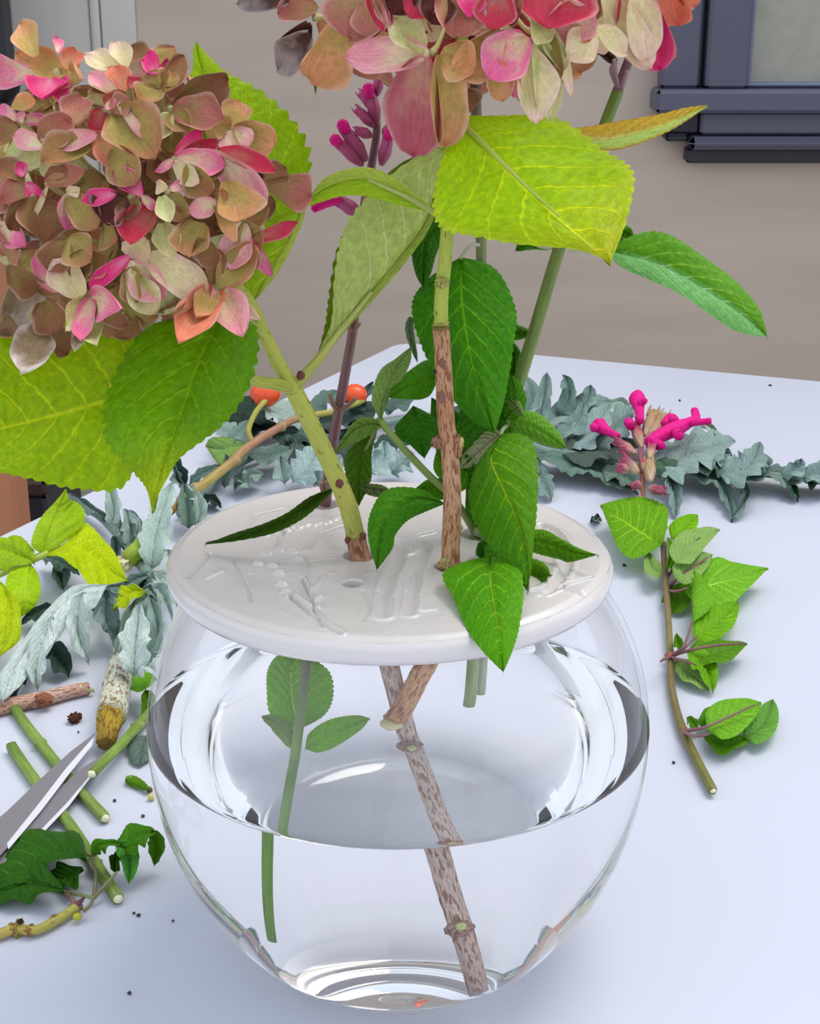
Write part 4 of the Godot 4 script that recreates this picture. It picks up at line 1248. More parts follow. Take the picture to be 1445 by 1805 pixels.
	leaf(e, [[671, 742], [675, 710, 655, 705, 688, 697], [690, 665, 667, 658, 709, 668], [708, 635, 696, 632, 723, 640], [725, 611]], 0.598, 0.585, 0.003, 0.004, "pale", lite)
	leaf(e, [[778, 664], [750, 668, 758, 634, 752, 700], [715, 683, 712, 660, 722, 704], [684, 701]], 0.603, 0.590, 0.004, 0.004, "salvia", sage)
	leaf(e, [[728, 715], [735, 750, 696, 757, 772, 740], [742, 785, 722, 785, 765, 778], [748, 808]], 0.606, 0.596, 0.004, 0.004, "salvia", deep)
	leaf(e, [[760, 700], [785, 740, 760, 742, 808, 730], [800, 790, 775, 800, 830, 780], [806, 830]], 0.609, 0.604, 0.004, 0.004, "salvia", deep)
	leaf(e, [[676, 750], [650, 748, 655, 736, 648, 770], [620, 762, 622, 745, 622, 782], [587, 802]], 0.600, 0.590, 0.004, 0.003, "pale", {"tint": col("94b860"), "teeth": 16.0})
	leaf(e, [[668, 748], [640, 790, 612, 795, 655, 800], [633, 840, 610, 840, 654, 845], [632, 893]], 0.603, 0.605, 0.003, 0.003, "salvia", {"tint": col("517a2a"), "teeth": 20.0})
	leaf(e, [[612, 848], [640, 858, 642, 852, 638, 868], [675, 866, 676, 856, 672, 878], [705, 880]], 0.606, 0.602, 0.002, 0.002, "pale", {"tint": col("8a9c74"), "teeth": 12.0})
	leaf(e, [[800, 880], [760, 862, 770, 842, 750, 880], [720, 868]], 0.612, 0.604, 0.003, 0.003, "salvia", sage)
	leaf(e, [[800, 868], [780, 820, 765, 830, 800, 810], [770, 790]], 0.612, 0.604, 0.003, 0.003, "salvia", {"tint": col("74a838"), "teeth": 14.0})
	leaf(e, [[785, 888], [740, 878, 740, 862, 748, 903], [700, 894, 683, 862, 718, 918], [675, 925, 655, 898, 697, 943], [667, 962, 648, 945, 691, 968], [664, 1005]], 0.590, 0.564, 0.005, 0.003, "salvia", {"tint": col("4c9a30"), "tint2": col("43902a"), "teeth": 26.0, "amp": 0.05, "veins": 9.0, "pucker": 0.0012, "bow": -0.006})
	leaf(e, [[594, 858], [553, 884, 547, 875, 559, 894], [515, 911, 507, 903, 525, 920], [470, 932, 464, 923, 479, 941], [415, 948, 409, 941, 419, 953], [361, 960]], 0.196, 0.1755, 0.004, -0.001, "salvia", {"tint": col("3c5f2a"), "tint2": col("5a7440"), "teeth": 18.0, "veins": 9.0}, "leaf", true)
	stem_px(e, [[668, 742, 0.601], [640, 800, 0.605], [594, 858, 0.618]], 3, 3, [col("8aa050"), col("6a8040")], "stalk", "petiole", 0.0, 0.0, false, 8)
	# the front shoot lying over the rim
	var f := thing("salvia_shoot", "short salvia shoot whose bright pointed leaf hangs over the front rim of the lid", "salvia", at(850, 938, 0.6165))
	stem_px(f, [[850, 942, 0.616], [858, 935, 0.604], [866, 955, 0.594], [864, 982, 0.583]], 5, 4, [col("9fb080"), col("9fb870")], "stalk", "stem")
	leaf(f, [[864, 980], [862, 1005, 783, 1007, 912, 988], [868, 1050, 800, 1055, 922, 1038], [876, 1100, 822, 1108, 916, 1100], [882, 1145, 852, 1150, 904, 1145], [887, 1185]], 0.578, 0.500, 0.004, 0.006, "salvia", {"tint": col("58a828"), "tint2": col("5fae2e"), "teeth": 24.0, "amp": 0.045, "veins": 8.0, "pucker": 0.0012, "bow": -0.004})
	leaf(f, [[868, 965], [880, 980, 852, 965, 880, 1000], [860, 1010]], 0.584, 0.575, 0.004, 0.003, "salvia", sage)
	leaf(f, [[880, 950], [955, 955, 950, 933, 940, 974], [995, 968, 990, 950, 985, 986], [1022, 976, 1020, 966, 1005, 991], [1053, 978]], 0.592, 0.572, 0.004, 0.004, "salvia", {"tint": col("62a838"), "teeth": 24.0, "amp": 0.05, "veins": 9.0})
	leaf(f, [[890, 1000], [940, 1010, 938, 985, 930, 1034], [958, 1015, 964, 998, 950, 1040], [969, 1012]], 0.580, 0.566, 0.003, 0.002, "salvia", {"tint": col("62a42c"), "teeth": 16.0, "amp": 0.05})
	simple_leaf(f, L2([[868, 955], [852, 968], [846, 985]]), 14, 0.592, 0.585, 0.003, "salvia", deep)

# ---------------------------------------------------------------- on the table
func lobes(parent: Node3D, list: Array) -> void:
	# [pixels, half width, height at base, height at tip, colour, teeth, amplitude]
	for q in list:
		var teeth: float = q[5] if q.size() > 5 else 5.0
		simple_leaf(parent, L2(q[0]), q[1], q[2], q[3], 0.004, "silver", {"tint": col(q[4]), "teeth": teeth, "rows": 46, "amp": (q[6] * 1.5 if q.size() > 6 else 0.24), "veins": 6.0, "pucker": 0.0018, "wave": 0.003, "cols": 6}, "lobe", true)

func build_table_cuttings() -> void:
	var z := Vector3.ZERO
	# silver thistle leaf at the left
	var a := thing("thistle_leaf", "large silver white lobed thistle leaf with a thick cut stalk, left of the bowl", "thistle leaf", on(205, 1190, 0))
	var ra := col("93aaa0")
	stem_px(a, [[212, 1175, 0.013], [240, 1100, 0.013], [263, 1025, 0.011], [228, 966, 0.011], [186, 916, 0.010], [150, 893, 0.008], [122, 876, 0.006]], 14, 7, [ra, col("87a396"), col("6f8c80"), col("7a958a")], "stalk", "rachis", 0.08, 0.0, true)
	stem_px(a, [[222, 1150, 0.015], [207, 1205, 0.013], [196, 1262, 0.012]], 24, 27, [col("a9bcae"), col("d9e0d2"), col("cfd8c0")], "bark", "stalk", 0.12, 0.0, true, 16)
	stem_px(a, [[196, 1258, 0.012], [190, 1285, 0.010], [186, 1312, 0.007]], 24, 15, [col("a99428"), col("b39c2c"), col("8c7620")], "bark", "cut_end", 0.35, 0.0, true, 18)
	var s1 := "c3d2cd"
	var s2 := "9fb8b2"
	var s3 := "6d8c86"
	var s4 := "3d5a52"
	lobes(a, [
		[[[196, 930], [200, 890], [190, 846]], 15, 0.010, 0.030, "b4c8c3", 3.0], [[[190, 918], [155, 893], [122, 870]], 8, 0.012, 0.012, s3, 4.0],
		[[[232, 968], [232, 930], [219, 896]], 17, 0.010, 0.030, "b0c4be", 3.0], [[[240, 965], [250, 935], [228, 898]], 11, 0.010, 0.028, s2, 3.0], [[[232, 965], [215, 940], [212, 915]], 8, 0.01, 0.02, s2],
		[[[266, 1005], [276, 930], [304, 848]], 26, 0.010, 0.050, "c4d4ce", 7.0, 0.18], [[[270, 1005], [296, 1020], [300, 985], [292, 968]], 14, 0.012, 0.03, "d2dedb", 5.0],
		[[[265, 1020], [290, 1030], [312, 1066]], 15, 0.016, 0.020, s1, 5.0], [[[200, 945], [206, 965], [203, 1000]], 10, 0.010, 0.004, s3],
		[[[236, 1192], [238, 1130], [247, 1063]], 26, 0.020, 0.050, "e0e9e8", 5.0, 0.25], [[[240, 1190], [262, 1170], [276, 1155]], 13, 0.022, 0.030, "d8e2e0", 4.0],
		[[[262, 1160], [278, 1105], [262, 1050]], 15, 0.015, 0.040, s2, 5.0], [[[250, 1050], [280, 1040], [304, 1090]], 13, 0.030, 0.020, "aec2bd", 5.0],
		[[[206, 1166], [222, 1100], [246, 1048]], 10, 0.018, 0.032, "8fa89a", 3.0], [[[244, 1046], [262, 1040], [276, 1056]], 8, 0.034, 0.03, s2],
		[[[268, 1008], [250, 1030], [246, 1062]], 16, 0.014, 0.016, s3, 4.0], [[[262, 1015], [240, 1020], [215, 1034], [178, 1036]], 10, 0.014, 0.036, s3, 4.0],
		[[[190, 1034], [186, 1075], [196, 1118]], 26, 0.036, 0.012, "90a8ae", 4.0, 0.2], [[[180, 1070], [205, 1110], [210, 1160]], 16, 0.014, 0.006, "8aa39a", 3.0],
		[[[96, 1068], [62, 1082], [38, 1096]], 12, 0.010, 0.005, s4, 4.0], [[[86, 1135], [104, 1160], [122, 1190]], 22, 0.010, 0.003, s4, 2.0], [[[45, 1160], [28, 1205], [10, 1240]], 14, 0.006, 0.004, "2f4a40", 3.0],
		[[[118, 980], [108, 1010], [112, 1040]], 16, 0.004, 0.004, s3, 3.0], [[[75, 983], [105, 990], [140, 1010]], 12, 0.008, 0.010, s3, 4.0]])
	leaf(a, [[190, 1030], [140, 1038, 134, 1032, 164, 1072], [110, 1060, 103, 1054, 130, 1090], [75, 1100, 67, 1092, 108, 1118], [45, 1145, 35, 1137, 84, 1152], [20, 1185, 7, 1177, 46, 1196], [8, 1215, -2, 1205, 22, 1222], [4, 1236]], 0.040, 0.010, 0.0, -0.006, "silver", {"tint": col("e2ebea"), "teeth": 6.0, "rows": 80, "amp": 0.1, "veins": 9.0, "pucker": 0.002}, "lobe", true)
	lobes(a, [[[[148, 1042], [136, 1085], [142, 1130], [157, 1168]], 19, 0.040, 0.006, "e2ebea", 4.0, 0.1], [[[92, 1085], [74, 1130], [62, 1180], [67, 1216]], 18, 0.034, 0.006, "e4edec", 4.0, 0.1]])
	# the leaf behind the lid
	var b := thing("thistle_leaf", "grey green thistle leaf bunched behind the lid and under the rose hip twig", "thistle leaf", on(540, 790, 0))
	stem_px(b, [[318, 905, 0.006], [400, 830, 0.008], [480, 790, 0.010], [580, 770, 0.012], [680, 745, 0.012], [780, 730, 0.010]], 9, 6, [ra, col("5f7a70"), ra], "stalk", "rachis", 0.08, 0.0, true)
	lobes(b, [
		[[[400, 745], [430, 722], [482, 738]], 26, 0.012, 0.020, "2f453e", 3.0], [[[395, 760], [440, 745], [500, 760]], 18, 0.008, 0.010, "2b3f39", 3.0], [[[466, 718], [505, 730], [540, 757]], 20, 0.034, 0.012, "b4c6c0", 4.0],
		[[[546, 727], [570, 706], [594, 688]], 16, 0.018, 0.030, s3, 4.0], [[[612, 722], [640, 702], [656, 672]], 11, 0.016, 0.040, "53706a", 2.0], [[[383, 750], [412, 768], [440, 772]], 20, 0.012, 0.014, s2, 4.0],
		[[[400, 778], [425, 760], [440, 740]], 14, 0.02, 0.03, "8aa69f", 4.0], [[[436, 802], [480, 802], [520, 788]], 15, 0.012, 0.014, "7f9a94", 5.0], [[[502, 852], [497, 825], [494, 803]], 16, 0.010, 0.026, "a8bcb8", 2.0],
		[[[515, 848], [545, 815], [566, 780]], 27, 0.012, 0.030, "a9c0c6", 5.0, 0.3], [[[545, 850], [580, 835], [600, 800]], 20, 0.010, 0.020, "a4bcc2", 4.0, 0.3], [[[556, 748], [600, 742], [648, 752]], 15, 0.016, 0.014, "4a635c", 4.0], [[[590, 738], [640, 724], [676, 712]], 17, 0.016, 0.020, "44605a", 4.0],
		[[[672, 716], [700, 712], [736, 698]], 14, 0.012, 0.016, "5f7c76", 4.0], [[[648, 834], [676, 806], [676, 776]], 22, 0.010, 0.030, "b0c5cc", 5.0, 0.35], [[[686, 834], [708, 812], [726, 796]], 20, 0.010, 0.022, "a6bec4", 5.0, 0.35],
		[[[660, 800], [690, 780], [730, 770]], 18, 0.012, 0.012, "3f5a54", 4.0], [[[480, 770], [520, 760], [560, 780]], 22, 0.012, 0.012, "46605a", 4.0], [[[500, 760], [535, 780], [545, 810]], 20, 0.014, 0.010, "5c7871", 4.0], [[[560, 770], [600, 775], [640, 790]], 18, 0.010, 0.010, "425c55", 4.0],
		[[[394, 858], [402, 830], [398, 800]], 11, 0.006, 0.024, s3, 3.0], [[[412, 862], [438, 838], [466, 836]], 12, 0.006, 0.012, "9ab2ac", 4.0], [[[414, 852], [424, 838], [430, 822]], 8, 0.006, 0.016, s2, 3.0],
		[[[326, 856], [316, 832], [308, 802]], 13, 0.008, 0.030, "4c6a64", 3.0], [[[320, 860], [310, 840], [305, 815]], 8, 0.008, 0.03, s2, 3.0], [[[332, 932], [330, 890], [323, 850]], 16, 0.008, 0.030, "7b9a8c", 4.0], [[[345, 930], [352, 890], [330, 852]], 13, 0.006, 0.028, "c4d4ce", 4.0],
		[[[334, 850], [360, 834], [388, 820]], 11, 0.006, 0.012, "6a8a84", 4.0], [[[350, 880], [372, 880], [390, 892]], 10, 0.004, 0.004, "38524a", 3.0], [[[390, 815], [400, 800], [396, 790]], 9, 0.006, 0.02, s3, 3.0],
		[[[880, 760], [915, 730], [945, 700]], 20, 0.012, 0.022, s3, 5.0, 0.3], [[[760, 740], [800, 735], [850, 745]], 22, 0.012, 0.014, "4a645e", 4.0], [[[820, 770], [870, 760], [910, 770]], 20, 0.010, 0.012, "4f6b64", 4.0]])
	# the leaf trailing to the right
	var c := thing("thistle_leaf", "long ragged blue grey thistle leaf trailing along the back to the right edge", "thistle leaf", on(1150, 810, 0))
	stem_px(c, [[905, 770, 0.010], [960, 795, 0.012], [1030, 805, 0.012], [1120, 820, 0.012], [1210, 822, 0.012], [1300, 830, 0.010], [1400, 842, 0.008], [1500, 852, 0.006]], 9, 5, [ra, col("7d968c"), ra], "stalk", "rachis", 0.08, 0.0, true)
	lobes(c, [
		[[[915, 760], [975, 735], [1040, 712], [1080, 708]], 20, 0.012, 0.022, "93aaa8", 6.0, 0.25], [[[948, 745], [958, 700], [964, 656]], 15, 0.014, 0.040, "87a3a0", 2.0], [[[985, 735], [1003, 695], [994, 660]], 15, 0.014, 0.044, "7d9a96", 2.0], [[[1010, 728], [1034, 705], [1041, 678]], 17, 0.014, 0.034, "8ea8a6", 2.0], [[[915, 745], [938, 700], [925, 662]], 17, 0.012, 0.036, "93adaa", 3.0],
		[[[975, 770], [1015, 745], [1030, 708]], 16, 0.012, 0.032, "8aa5a3", 3.0, 0.3], [[[1000, 790], [1045, 750], [1075, 712]], 24, 0.012, 0.030, "9db5b8", 5.0, 0.3], [[[1050, 790], [1085, 745], [1116, 718]], 26, 0.012, 0.026, "92abae", 5.0, 0.3], [[[1070, 712], [1098, 710], [1115, 735]], 8, 0.02, 0.016, "b4c6b8", 4.0],
		[[[990, 800], [1060, 785], [1130, 785]], 28, 0.014, 0.014, "55685f", 5.0], [[[945, 805], [1000, 812], [1060, 832], [1125, 868]], 17, 0.014, 0.004, "6f8d80", 9.0, 0.3], [[[1060, 830], [1095, 835], [1130, 860]], 15, 0.010, 0.006, "7b9a8a", 4.0, 0.2],
		[[[1145, 830], [1195, 806], [1250, 786], [1296, 776]], 36, 0.012, 0.022, "96b0b2", 6.0, 0.35], [[[1200, 830], [1250, 800], [1290, 800]], 26, 0.012, 0.018, "8ca6a8", 5.0, 0.3], [[[1265, 835], [1318, 820], [1340, 778]], 26, 0.012, 0.030, "90abad", 5.0, 0.35], [[[1300, 835], [1345, 815], [1356, 822]], 16, 0.012, 0.018, "8aa5a6", 3.0],
		[[[1300, 838], [1360, 834], [1410, 842], [1480, 846]], 14, 0.010, 0.008, "7d9a90", 7.0, 0.35], [[[1375, 840], [1405, 825], [1412, 808]], 14, 0.010, 0.022, "94aeb2", 2.0], [[[1410, 845], [1440, 830], [1460, 810]], 16, 0.010, 0.022, "94aeb2", 3.0], [[[1385, 842], [1398, 862], [1407, 881]], 8, 0.008, 0.002, "4f7a5c", 2.0], [[[1420, 848], [1450, 850], [1480, 862]], 12, 0.008, 0.004, "5a7f66", 3.0],
		[[[1205, 830], [1258, 842], [1284, 878], [1291, 918]], 12, 0.012, 0.002, "7d9a8e", 6.0, 0.25], [[[1296, 838], [1316, 868], [1308, 892], [1288, 916]], 8, 0.012, 0.002, "7f9c98", 5.0], [[[1176, 840], [1190, 872], [1190, 912]], 13, 0.010, 0.002, "8fabaf", 4.0, 0.3], [[[1160, 810], [1178, 830], [1188, 862]], 19, 0.022, 0.006, "557a5e", 4.0, 0.25], [[[1235, 822], [1268, 822], [1302, 848]], 13, 0.018, 0.008, "5d8262", 3.0, 0.25], [[[1300, 845], [1335, 815], [1345, 835]], 12, 0.016, 0.010, "62876a", 3.0],
		[[[1226, 748], [1258, 758], [1272, 784]], 6, 0.020, 0.016, "b9cbbd", 4.0], [[[936, 812], [956, 846], [972, 880]], 18, 0.010, 0.003, "8aa8a6", 5.0, 0.3], [[[950, 800], [930, 830], [938, 862]], 16, 0.010, 0.003, "7d9c98", 5.0, 0.3], [[[1060, 915], [1050, 912], [1040, 917]], 3, 0.003, 0.002, s3, 2.0]])
	# rose hip twig
	var r := thing("rose_hip_twig", "slanting reddish twig with orange rose hips lying behind the lid", "twig", on(440, 785, 0))
	stem_px(r, [[298, 900, 0.018], [345, 864, 0.022], [400, 822, 0.028], [440, 786, 0.032], [495, 752, 0.036], [530, 736, 0.036], [585, 726, 0.034], [640, 706, 0.034]], 10, 5, [col("b4884a"), col("b9a552"), col("c09068"), col("b88468"), col("c2b458"), col("b4bc4a")], "stalk", "stem", 0.05, 0.0, true)
	for q in [[495, 752, 0.036, 10, 9], [415, 812, 0.0285, 11, 9], [343, 858, 0.024, 9, 7], [527, 736, 0.036, 9, 8]]:
		lump(r, q[0], q[1], q[2], q[3], q[4], col("bd9a66"), "node", "stalk", 0.4, true)
	stem_px(r, [[446, 780, 0.032], [438, 758, 0.036], [452, 725, 0.040], [474, 700, 0.044]], 5, 5, [col("b49a50"), col("b4b44c"), col("c0c060")], "stalk", "hip_stalk", 0.0, 0.0, true)
	stem_px(r, [[638, 706, 0.034], [634, 703, 0.036], [628, 700, 0.037]], 4, 4, [col("b4b44c"), col("b4b44c")], "stalk", "hip_stalk", 0.0, 0.0, true)
	for q in [[468, 694, 0.046, 27, 23], [625, 696, 0.038, 22, 19]]:
		var cc := on(q[0], q[1], q[2])
		var k := (cc - eye).dot(fw) / FOCAL
		var hip := obj("rose_hip", blob(cc, Vector3(q[3], q[4], q[3]) * k, col("f0562a"), 0.04, Basis(), 16, 24, r.position), M.hip, r)
		obj("calyx_scar", blob(cc + Vector3(-q[3] * k * 0.75, -q[4] * k * 0.35, q[3] * k * 0.4), Vector3(6, 5, 6) * k, col("4a2418"), 0.4, Basis(), 8, 10, r.position), M.plain, hip)
	leaf(r, [[434, 782], [408, 786, 402, 771, 408, 806], [385, 790, 372, 772, 390, 822], [362, 786]], 0.030, 0.012, 0.002, -0.004, "pale", {"tint": col("a9cf86"), "teeth": 6.0, "amp": 0.05, "veins": 5.0, "rim": col("8a6a30"), "rim_w": 0.05}, "leaf", true)
	# salvia sprig, right
	var s := thing("salvia_sprig", "cut salvia sprig with a bright pink flower head lying right of the bowl", "salvia", on(1180, 1120, 0))
	stem_px(s, [[1169, 958, 0.012], [1171, 1000, 0.010], [1174, 1040, 0.008], [1179, 1119, 0.006], [1181, 1157, 0.005], [1182, 1204, 0.005], [1191, 1250, 0.0045], [1203, 1287, 0.0045], [1225, 1335, 0.0042], [1256, 1394, 0.004]], 5, 8, [col("6a4a40"), col("94785a"), col("8f8a50"), col("87784c"), col("83793e"), col("8a8a48")], "stalk", "stem", 0.0, 0.12, true)
	for q in [[1181, 1156, 0.006, 10, 7], [1203, 1286, 0.0045, 9, 7], [1256, 1393, 0.004, 6, 5]]:
		lump(s, q[0], q[1], q[2], q[3], q[4], col("9a5a44") if q[1] < 1390 else col("e6e2c4"), "node" if q[1] < 1390 else "cut_end", "plain", 0.3, true)
	var sg := {"tint": col("7dbb3a"), "teeth": 24.0, "amp": 0.05, "veins": 7.0, "pucker": 0.0012, "wave": 0.0015}
	var sl := {"tint": col("b3d68e"), "teeth": 22.0, "amp": 0.05, "veins": 8.0, "pucker": 0.001, "wave": 0.001}
	var sd := {"tint": col("5c9a34"), "teeth": 20.0, "amp": 0.05, "veins": 8.0, "pucker": 0.001, "wave": 0.0015}
	leaf(s, [[1167, 960], [1147, 946, 1175, 930, 1137, 978], [1122, 930, 1174, 893, 1112, 984], [1098, 914, 1132, 876, 1090, 966], [1078, 902, 1092, 880, 1073, 928], [1058, 890]], 0.016, 0.020, 0.002, -0.004, "salvia", {"tint": col("6fae30"), "teeth": 26.0, "amp": 0.05, "veins": 6.0, "pucker": 0.0018}, "leaf", true)
	for q in [[[[1182, 948], [1205, 930], [1230, 907]], 21, 0.010, 0.016, "sy"], [[[1192, 994], [1204, 972], [1228, 950], [1269, 933]], 26, 0.022, 0.020, "sl"], [[[1190, 1020], [1215, 1002], [1256, 977]], 25, 0.018, 0.016, "sl"], [[[1180, 1034], [1192, 1055], [1184, 1080]], 27, 0.005, 0.003, "sd"], [[[1168, 1010], [1150, 1000], [1142, 972]], 15, 0.010, 0.010, "sl"], [[[1176, 1006], [1184, 975], [1176, 946]], 7, 0.014, 0.018, "sg"], [[[1222, 1126], [1262, 1098], [1302, 1060]], 28, 0.008, 0.012, "sg"], [[[1212, 1146], [1260, 1150], [1317, 1134]], 22, 0.010, 0.010, "sd"], [[[1188, 1166], [1215, 1185], [1250, 1216]], 17, 0.004, 0.003, "sl"], [[[1210, 1147], [1244, 1172], [1257, 1219]], 19, 0.014, 0.004, "sg"], [[[1310, 1300], [1345, 1275], [1362, 1232]], 26, 0.004, 0.006, "sq"], [[[1240, 1296], [1280, 1314], [1326, 1296]], 14, 0.004, 0.003, "sd"], [[[1228, 1284], [1220, 1272], [1210, 1264]], 9, 0.006, 0.006, "sd"], [[[1240, 1284], [1248, 1265], [1264, 1242]], 15, 0.004, 0.008, "sd"], [[[1246, 1285], [1270, 1272], [1305, 1256], [1342, 1238]], 34, 0.012, 0.012, "sl2"], [[[1205, 1150], [1196, 1135], [1192, 1116]], 9, 0.008, 0.012, "sd"]]:
		var o: Dictionary = {"sl": sl, "sg": sg, "sd": sd, "sy": {"tint": col("9cc828"), "teeth": 16.0, "amp": 0.04}, "sq": {"tint": col("7fb277"), "teeth": 20.0, "amp": 0.06}, "sl2": {"tint": col("93c463"), "teeth": 26.0, "amp": 0.05, "veins": 7.0, "pucker": 0.0014}}[q[4]]
		simple_leaf(s, L2(q[0]), q[1], q[2], q[3], 0.002, "pale" if q[4] == "sl" else "salvia", o, "leaf", true)
	leaf(s, [[1198, 1032], [1240, 1030, 1256, 984, 1230, 1066], [1270, 1023, 1290, 990, 1280, 1068], [1308, 1014, 1322, 996, 1314, 1042], [1354, 1001]], 0.012, 0.014, 0.002, -0.002, "salvia", {"tint": col("86c25c"), "teeth": 24.0, "amp": 0.04, "veins": 6.0, "pucker": 0.0014}, "leaf", true)
	leaf(s, [[1220, 1097], [1222, 1070, 1220, 1072, 1249, 1076], [1224, 1045, 1220, 1045, 1256, 1050], [1225, 1025, 1222, 1025, 1242, 1022], [1223, 1004]], 0.014, 0.024, 0.0, -0.002, "salvia", {"tint": col("84bb52"), "teeth": 18.0, "amp": 0.05}, "leaf", true)
	for q in [[[1176, 1018], [1190, 996], [1206, 970], [1232, 948]], [[1180, 1035], [1196, 1016], [1225, 998], [1246, 982]], [[1178, 1042], [1194, 1042], [1214, 1036]], [[1183, 1154], [1204, 1140], [1220, 1096]], [[1183, 1154], [1206, 1142], [1228, 1120]], [[1183, 1156], [1215, 1146], [1260, 1138], [1312, 1134]], [[1182, 1158], [1170, 1162], [1164, 1166]], [[1205, 1288], [1235, 1284], [1275, 1268], [1330, 1242]], [[1205, 1290], [1226, 1298], [1250, 1294]], [[1183, 1160], [1204, 1164], [1226, 1172]]]:
		var pts := []
		for k in q.size():
			pts.append([q[k][0], q[k][1], 0.0125 + 0.0025 * k if k > 0 else 0.006])
		stem_px(s, pts, 3.6, 1.6, [col("a8707c"), col("9a6a6c"), col("8a5a5c")], "stalk", "petiole", 0.0, 0.0, true, 8)
	# its flower head
	stem_px(s, [[1172, 930, 0.008], [1150, 900, 0.008], [1135, 876, 0.014], [1132, 840, 0.022], [1128, 791, 0.028]], 5, 4, [col("a09a48"), col("a8704c"), col("a05868")], "stalk", "flower_stalk", 0.0, 0.0, true)
	var be := col("c9a88a")
	var pk2 := col("b9506e")
	for q in [[1117, 797, 1084, 776, 9], [1124, 834, 1098, 807, 11], [1146, 848, 1144, 810, 11], [1144, 808, 1150, 784, 9], [1131, 789, 1116, 745, 10], [1137, 768, 1153, 724, 12], [1139, 780, 1172, 730, 10], [1142, 861, 1171, 866, 9], [1128, 853, 1114, 857, 8], [1122, 800, 1092, 790, 9], [1108, 830, 1088, 822, 9], [1136, 776, 1160, 766, 9], [1128, 784, 1122, 750, 9], [1136, 830, 1136, 812, 9]]:
		calyx(s, [q[0], q[1]], [q[2], q[3]], q[4], 0.026, be, pk2 if q[0] < 1137 or q[4] < 10 else col("c2a070"), true)
	corolla(s, [[1090, 770], [1070, 760], [1056, 750], [1048, 744]], [6, 8, 14, 8], 0.030, true)
	corolla(s, [[1050, 756], [1046, 752], [1043, 747]], [8, 8, 4], 0.033, true)
	corolla(s, [[1128, 742], [1126, 720], [1123, 704], [1124, 694]], [7, 9, 15, 8], 0.036, true)
	corolla(s, [[1126, 712], [1133, 708], [1138, 706]], [7, 7, 4], 0.042, true)
	corolla(s, [[1112, 752], [1108, 744], [1106, 738]], [8, 9, 4], 0.034, true)
	corolla(s, [[1142, 780], [1168, 766], [1190, 756], [1212, 746], [1226, 738], [1224, 724]], [9, 13, 14, 10, 8, 7], 0.030, true)
	corolla(s, [[1218, 746], [1236, 744], [1252, 742]], [6, 6, 6], 0.038, true)
	corolla(s, [[1190, 762], [1197, 768], [1200, 764]], [8, 9, 5], 0.034, true)
	corolla(s, [[1144, 784], [1158, 784], [1168, 786]], [9, 10, 6], 0.027, true)
	corolla(s, [[1170, 750], [1182, 740], [1190, 744]], [8, 12, 8], 0.030, true)
	# hydrangea leaf sprig, far left
	var h := thing("hydrangea_sprig", "yellow green hydrangea leaf sprig reaching in from the left edge of the table", "leaf sprig", on(40, 1000, 0))
	stem_px(h, [[-60, 1042, 0.020], [0, 1010, 0.026], [58, 986, 0.032], [84, 975, 0.034]], 9, 6, [col("b4c456"), col("c3cf5c"), col("b0c444")], "fleck", "stem", 0.0, 0.0, true)
	var hg := {"tint": col("8cb43a"), "teeth": 22.0, "amp": 0.06, "veins": 6.0, "pucker": 0.0022, "wave": 0.002}
	var hy := {"tint": col("c9cf1e"), "teeth": 22.0, "amp": 0.04, "veins": 6.0, "pucker": 0.0018, "wave": 0.002}
	leaf(h, [[76, 978], [84, 955, 56, 960, 112, 957], [93, 930, 62, 930, 145, 925], [102, 903, 80, 903, 141, 888], [110, 882, 99, 882, 122, 880], [117, 861]], 0.034, 0.062, 0.004, -0.006, "hyd", hg, "leaf", true)
	leaf(h, [[74, 979], [110, 972, 115, 955, 108, 982], [140, 965, 150, 926, 134, 1002], [170, 982, 187, 953, 155, 1030], [198, 1004, 207, 984, 184, 1032], [225, 1024]], 0.034, 0.030, 0.004, -0.004, "hyd", hy, "leaf", true)
	leaf(h, [[60, 990], [35, 976, 58, 966, 20, 1002], [8, 966, 24, 945, -12, 992], [-40, 955]], 0.034, 0.036, 0.004, -0.004, "hyd", hg, "leaf", true)
	leaf(h, [[54, 994], [48, 1030, 16, 1010, 67, 1012], [45, 1055, 10, 1052, 71, 1045], [42, 1073, 24, 1076, 61, 1069], [37, 1088]], 0.032, 0.012, 0.002, -0.002, "hyd", {"tint": col("93c43a"), "teeth": 16.0, "amp": 0.04, "veins": 5.0}, "leaf", true)
	leaf(h, [[-10, 1015], [15, 1050, -14, 1052, 31, 1058], [18, 1090, -18, 1092, 37, 1100], [12, 1125, -12, 1122, 33, 1130], [0, 1157]], 0.034, 0.012, 0.002, -0.004, "hyd", {"tint": col("c4cf3a"), "teeth": 16.0, "amp": 0.05, "veins": 5.0, "pucker": 0.002}, "leaf", true)
	var yl := thing("leaf_tip", "small yellow green leaf tip lying on the silver thistle leaf", "leaf", on(225, 1050, 0.02))
	leaf(yl, [[256, 1042], [238, 1042, 236, 1030, 240, 1056], [218, 1054, 216, 1036, 214, 1070], [199, 1072]], 0.040, 0.030, 0.002, -0.002, "hyd", hy, "blade", true)
	var cs := thing("cut_stem", "short thick bright green stem piece with a crumbly cream end", "stem piece", on(240, 975, 0))
	stem_px(cs, [[254, 961, 0.022], [240, 974, 0.019], [226, 986, 0.015]], 17, 17, [col("a4c43a"), col("b0cc3e"), col("a8bc38")], "stalk", "stem", 0.05, 0.0, true, 16)
	for q in [[218, 994, 0.014, 11, 8], [212, 988, 0.014, 8, 7], [226, 996, 0.012, 8, 7], [220, 1002, 0.011, 7, 6]]:
		lump(cs, q[0], q[1], q[2], q[3], q[4], col("ebe3b4"), "pith", "plain", 1.2, true)
	# twig and green pieces near the scissors
	var tw := thing("twig", "brown twig with a knot, slant cut at its right end, near the left edge", "twig", on(80, 1232, 0))
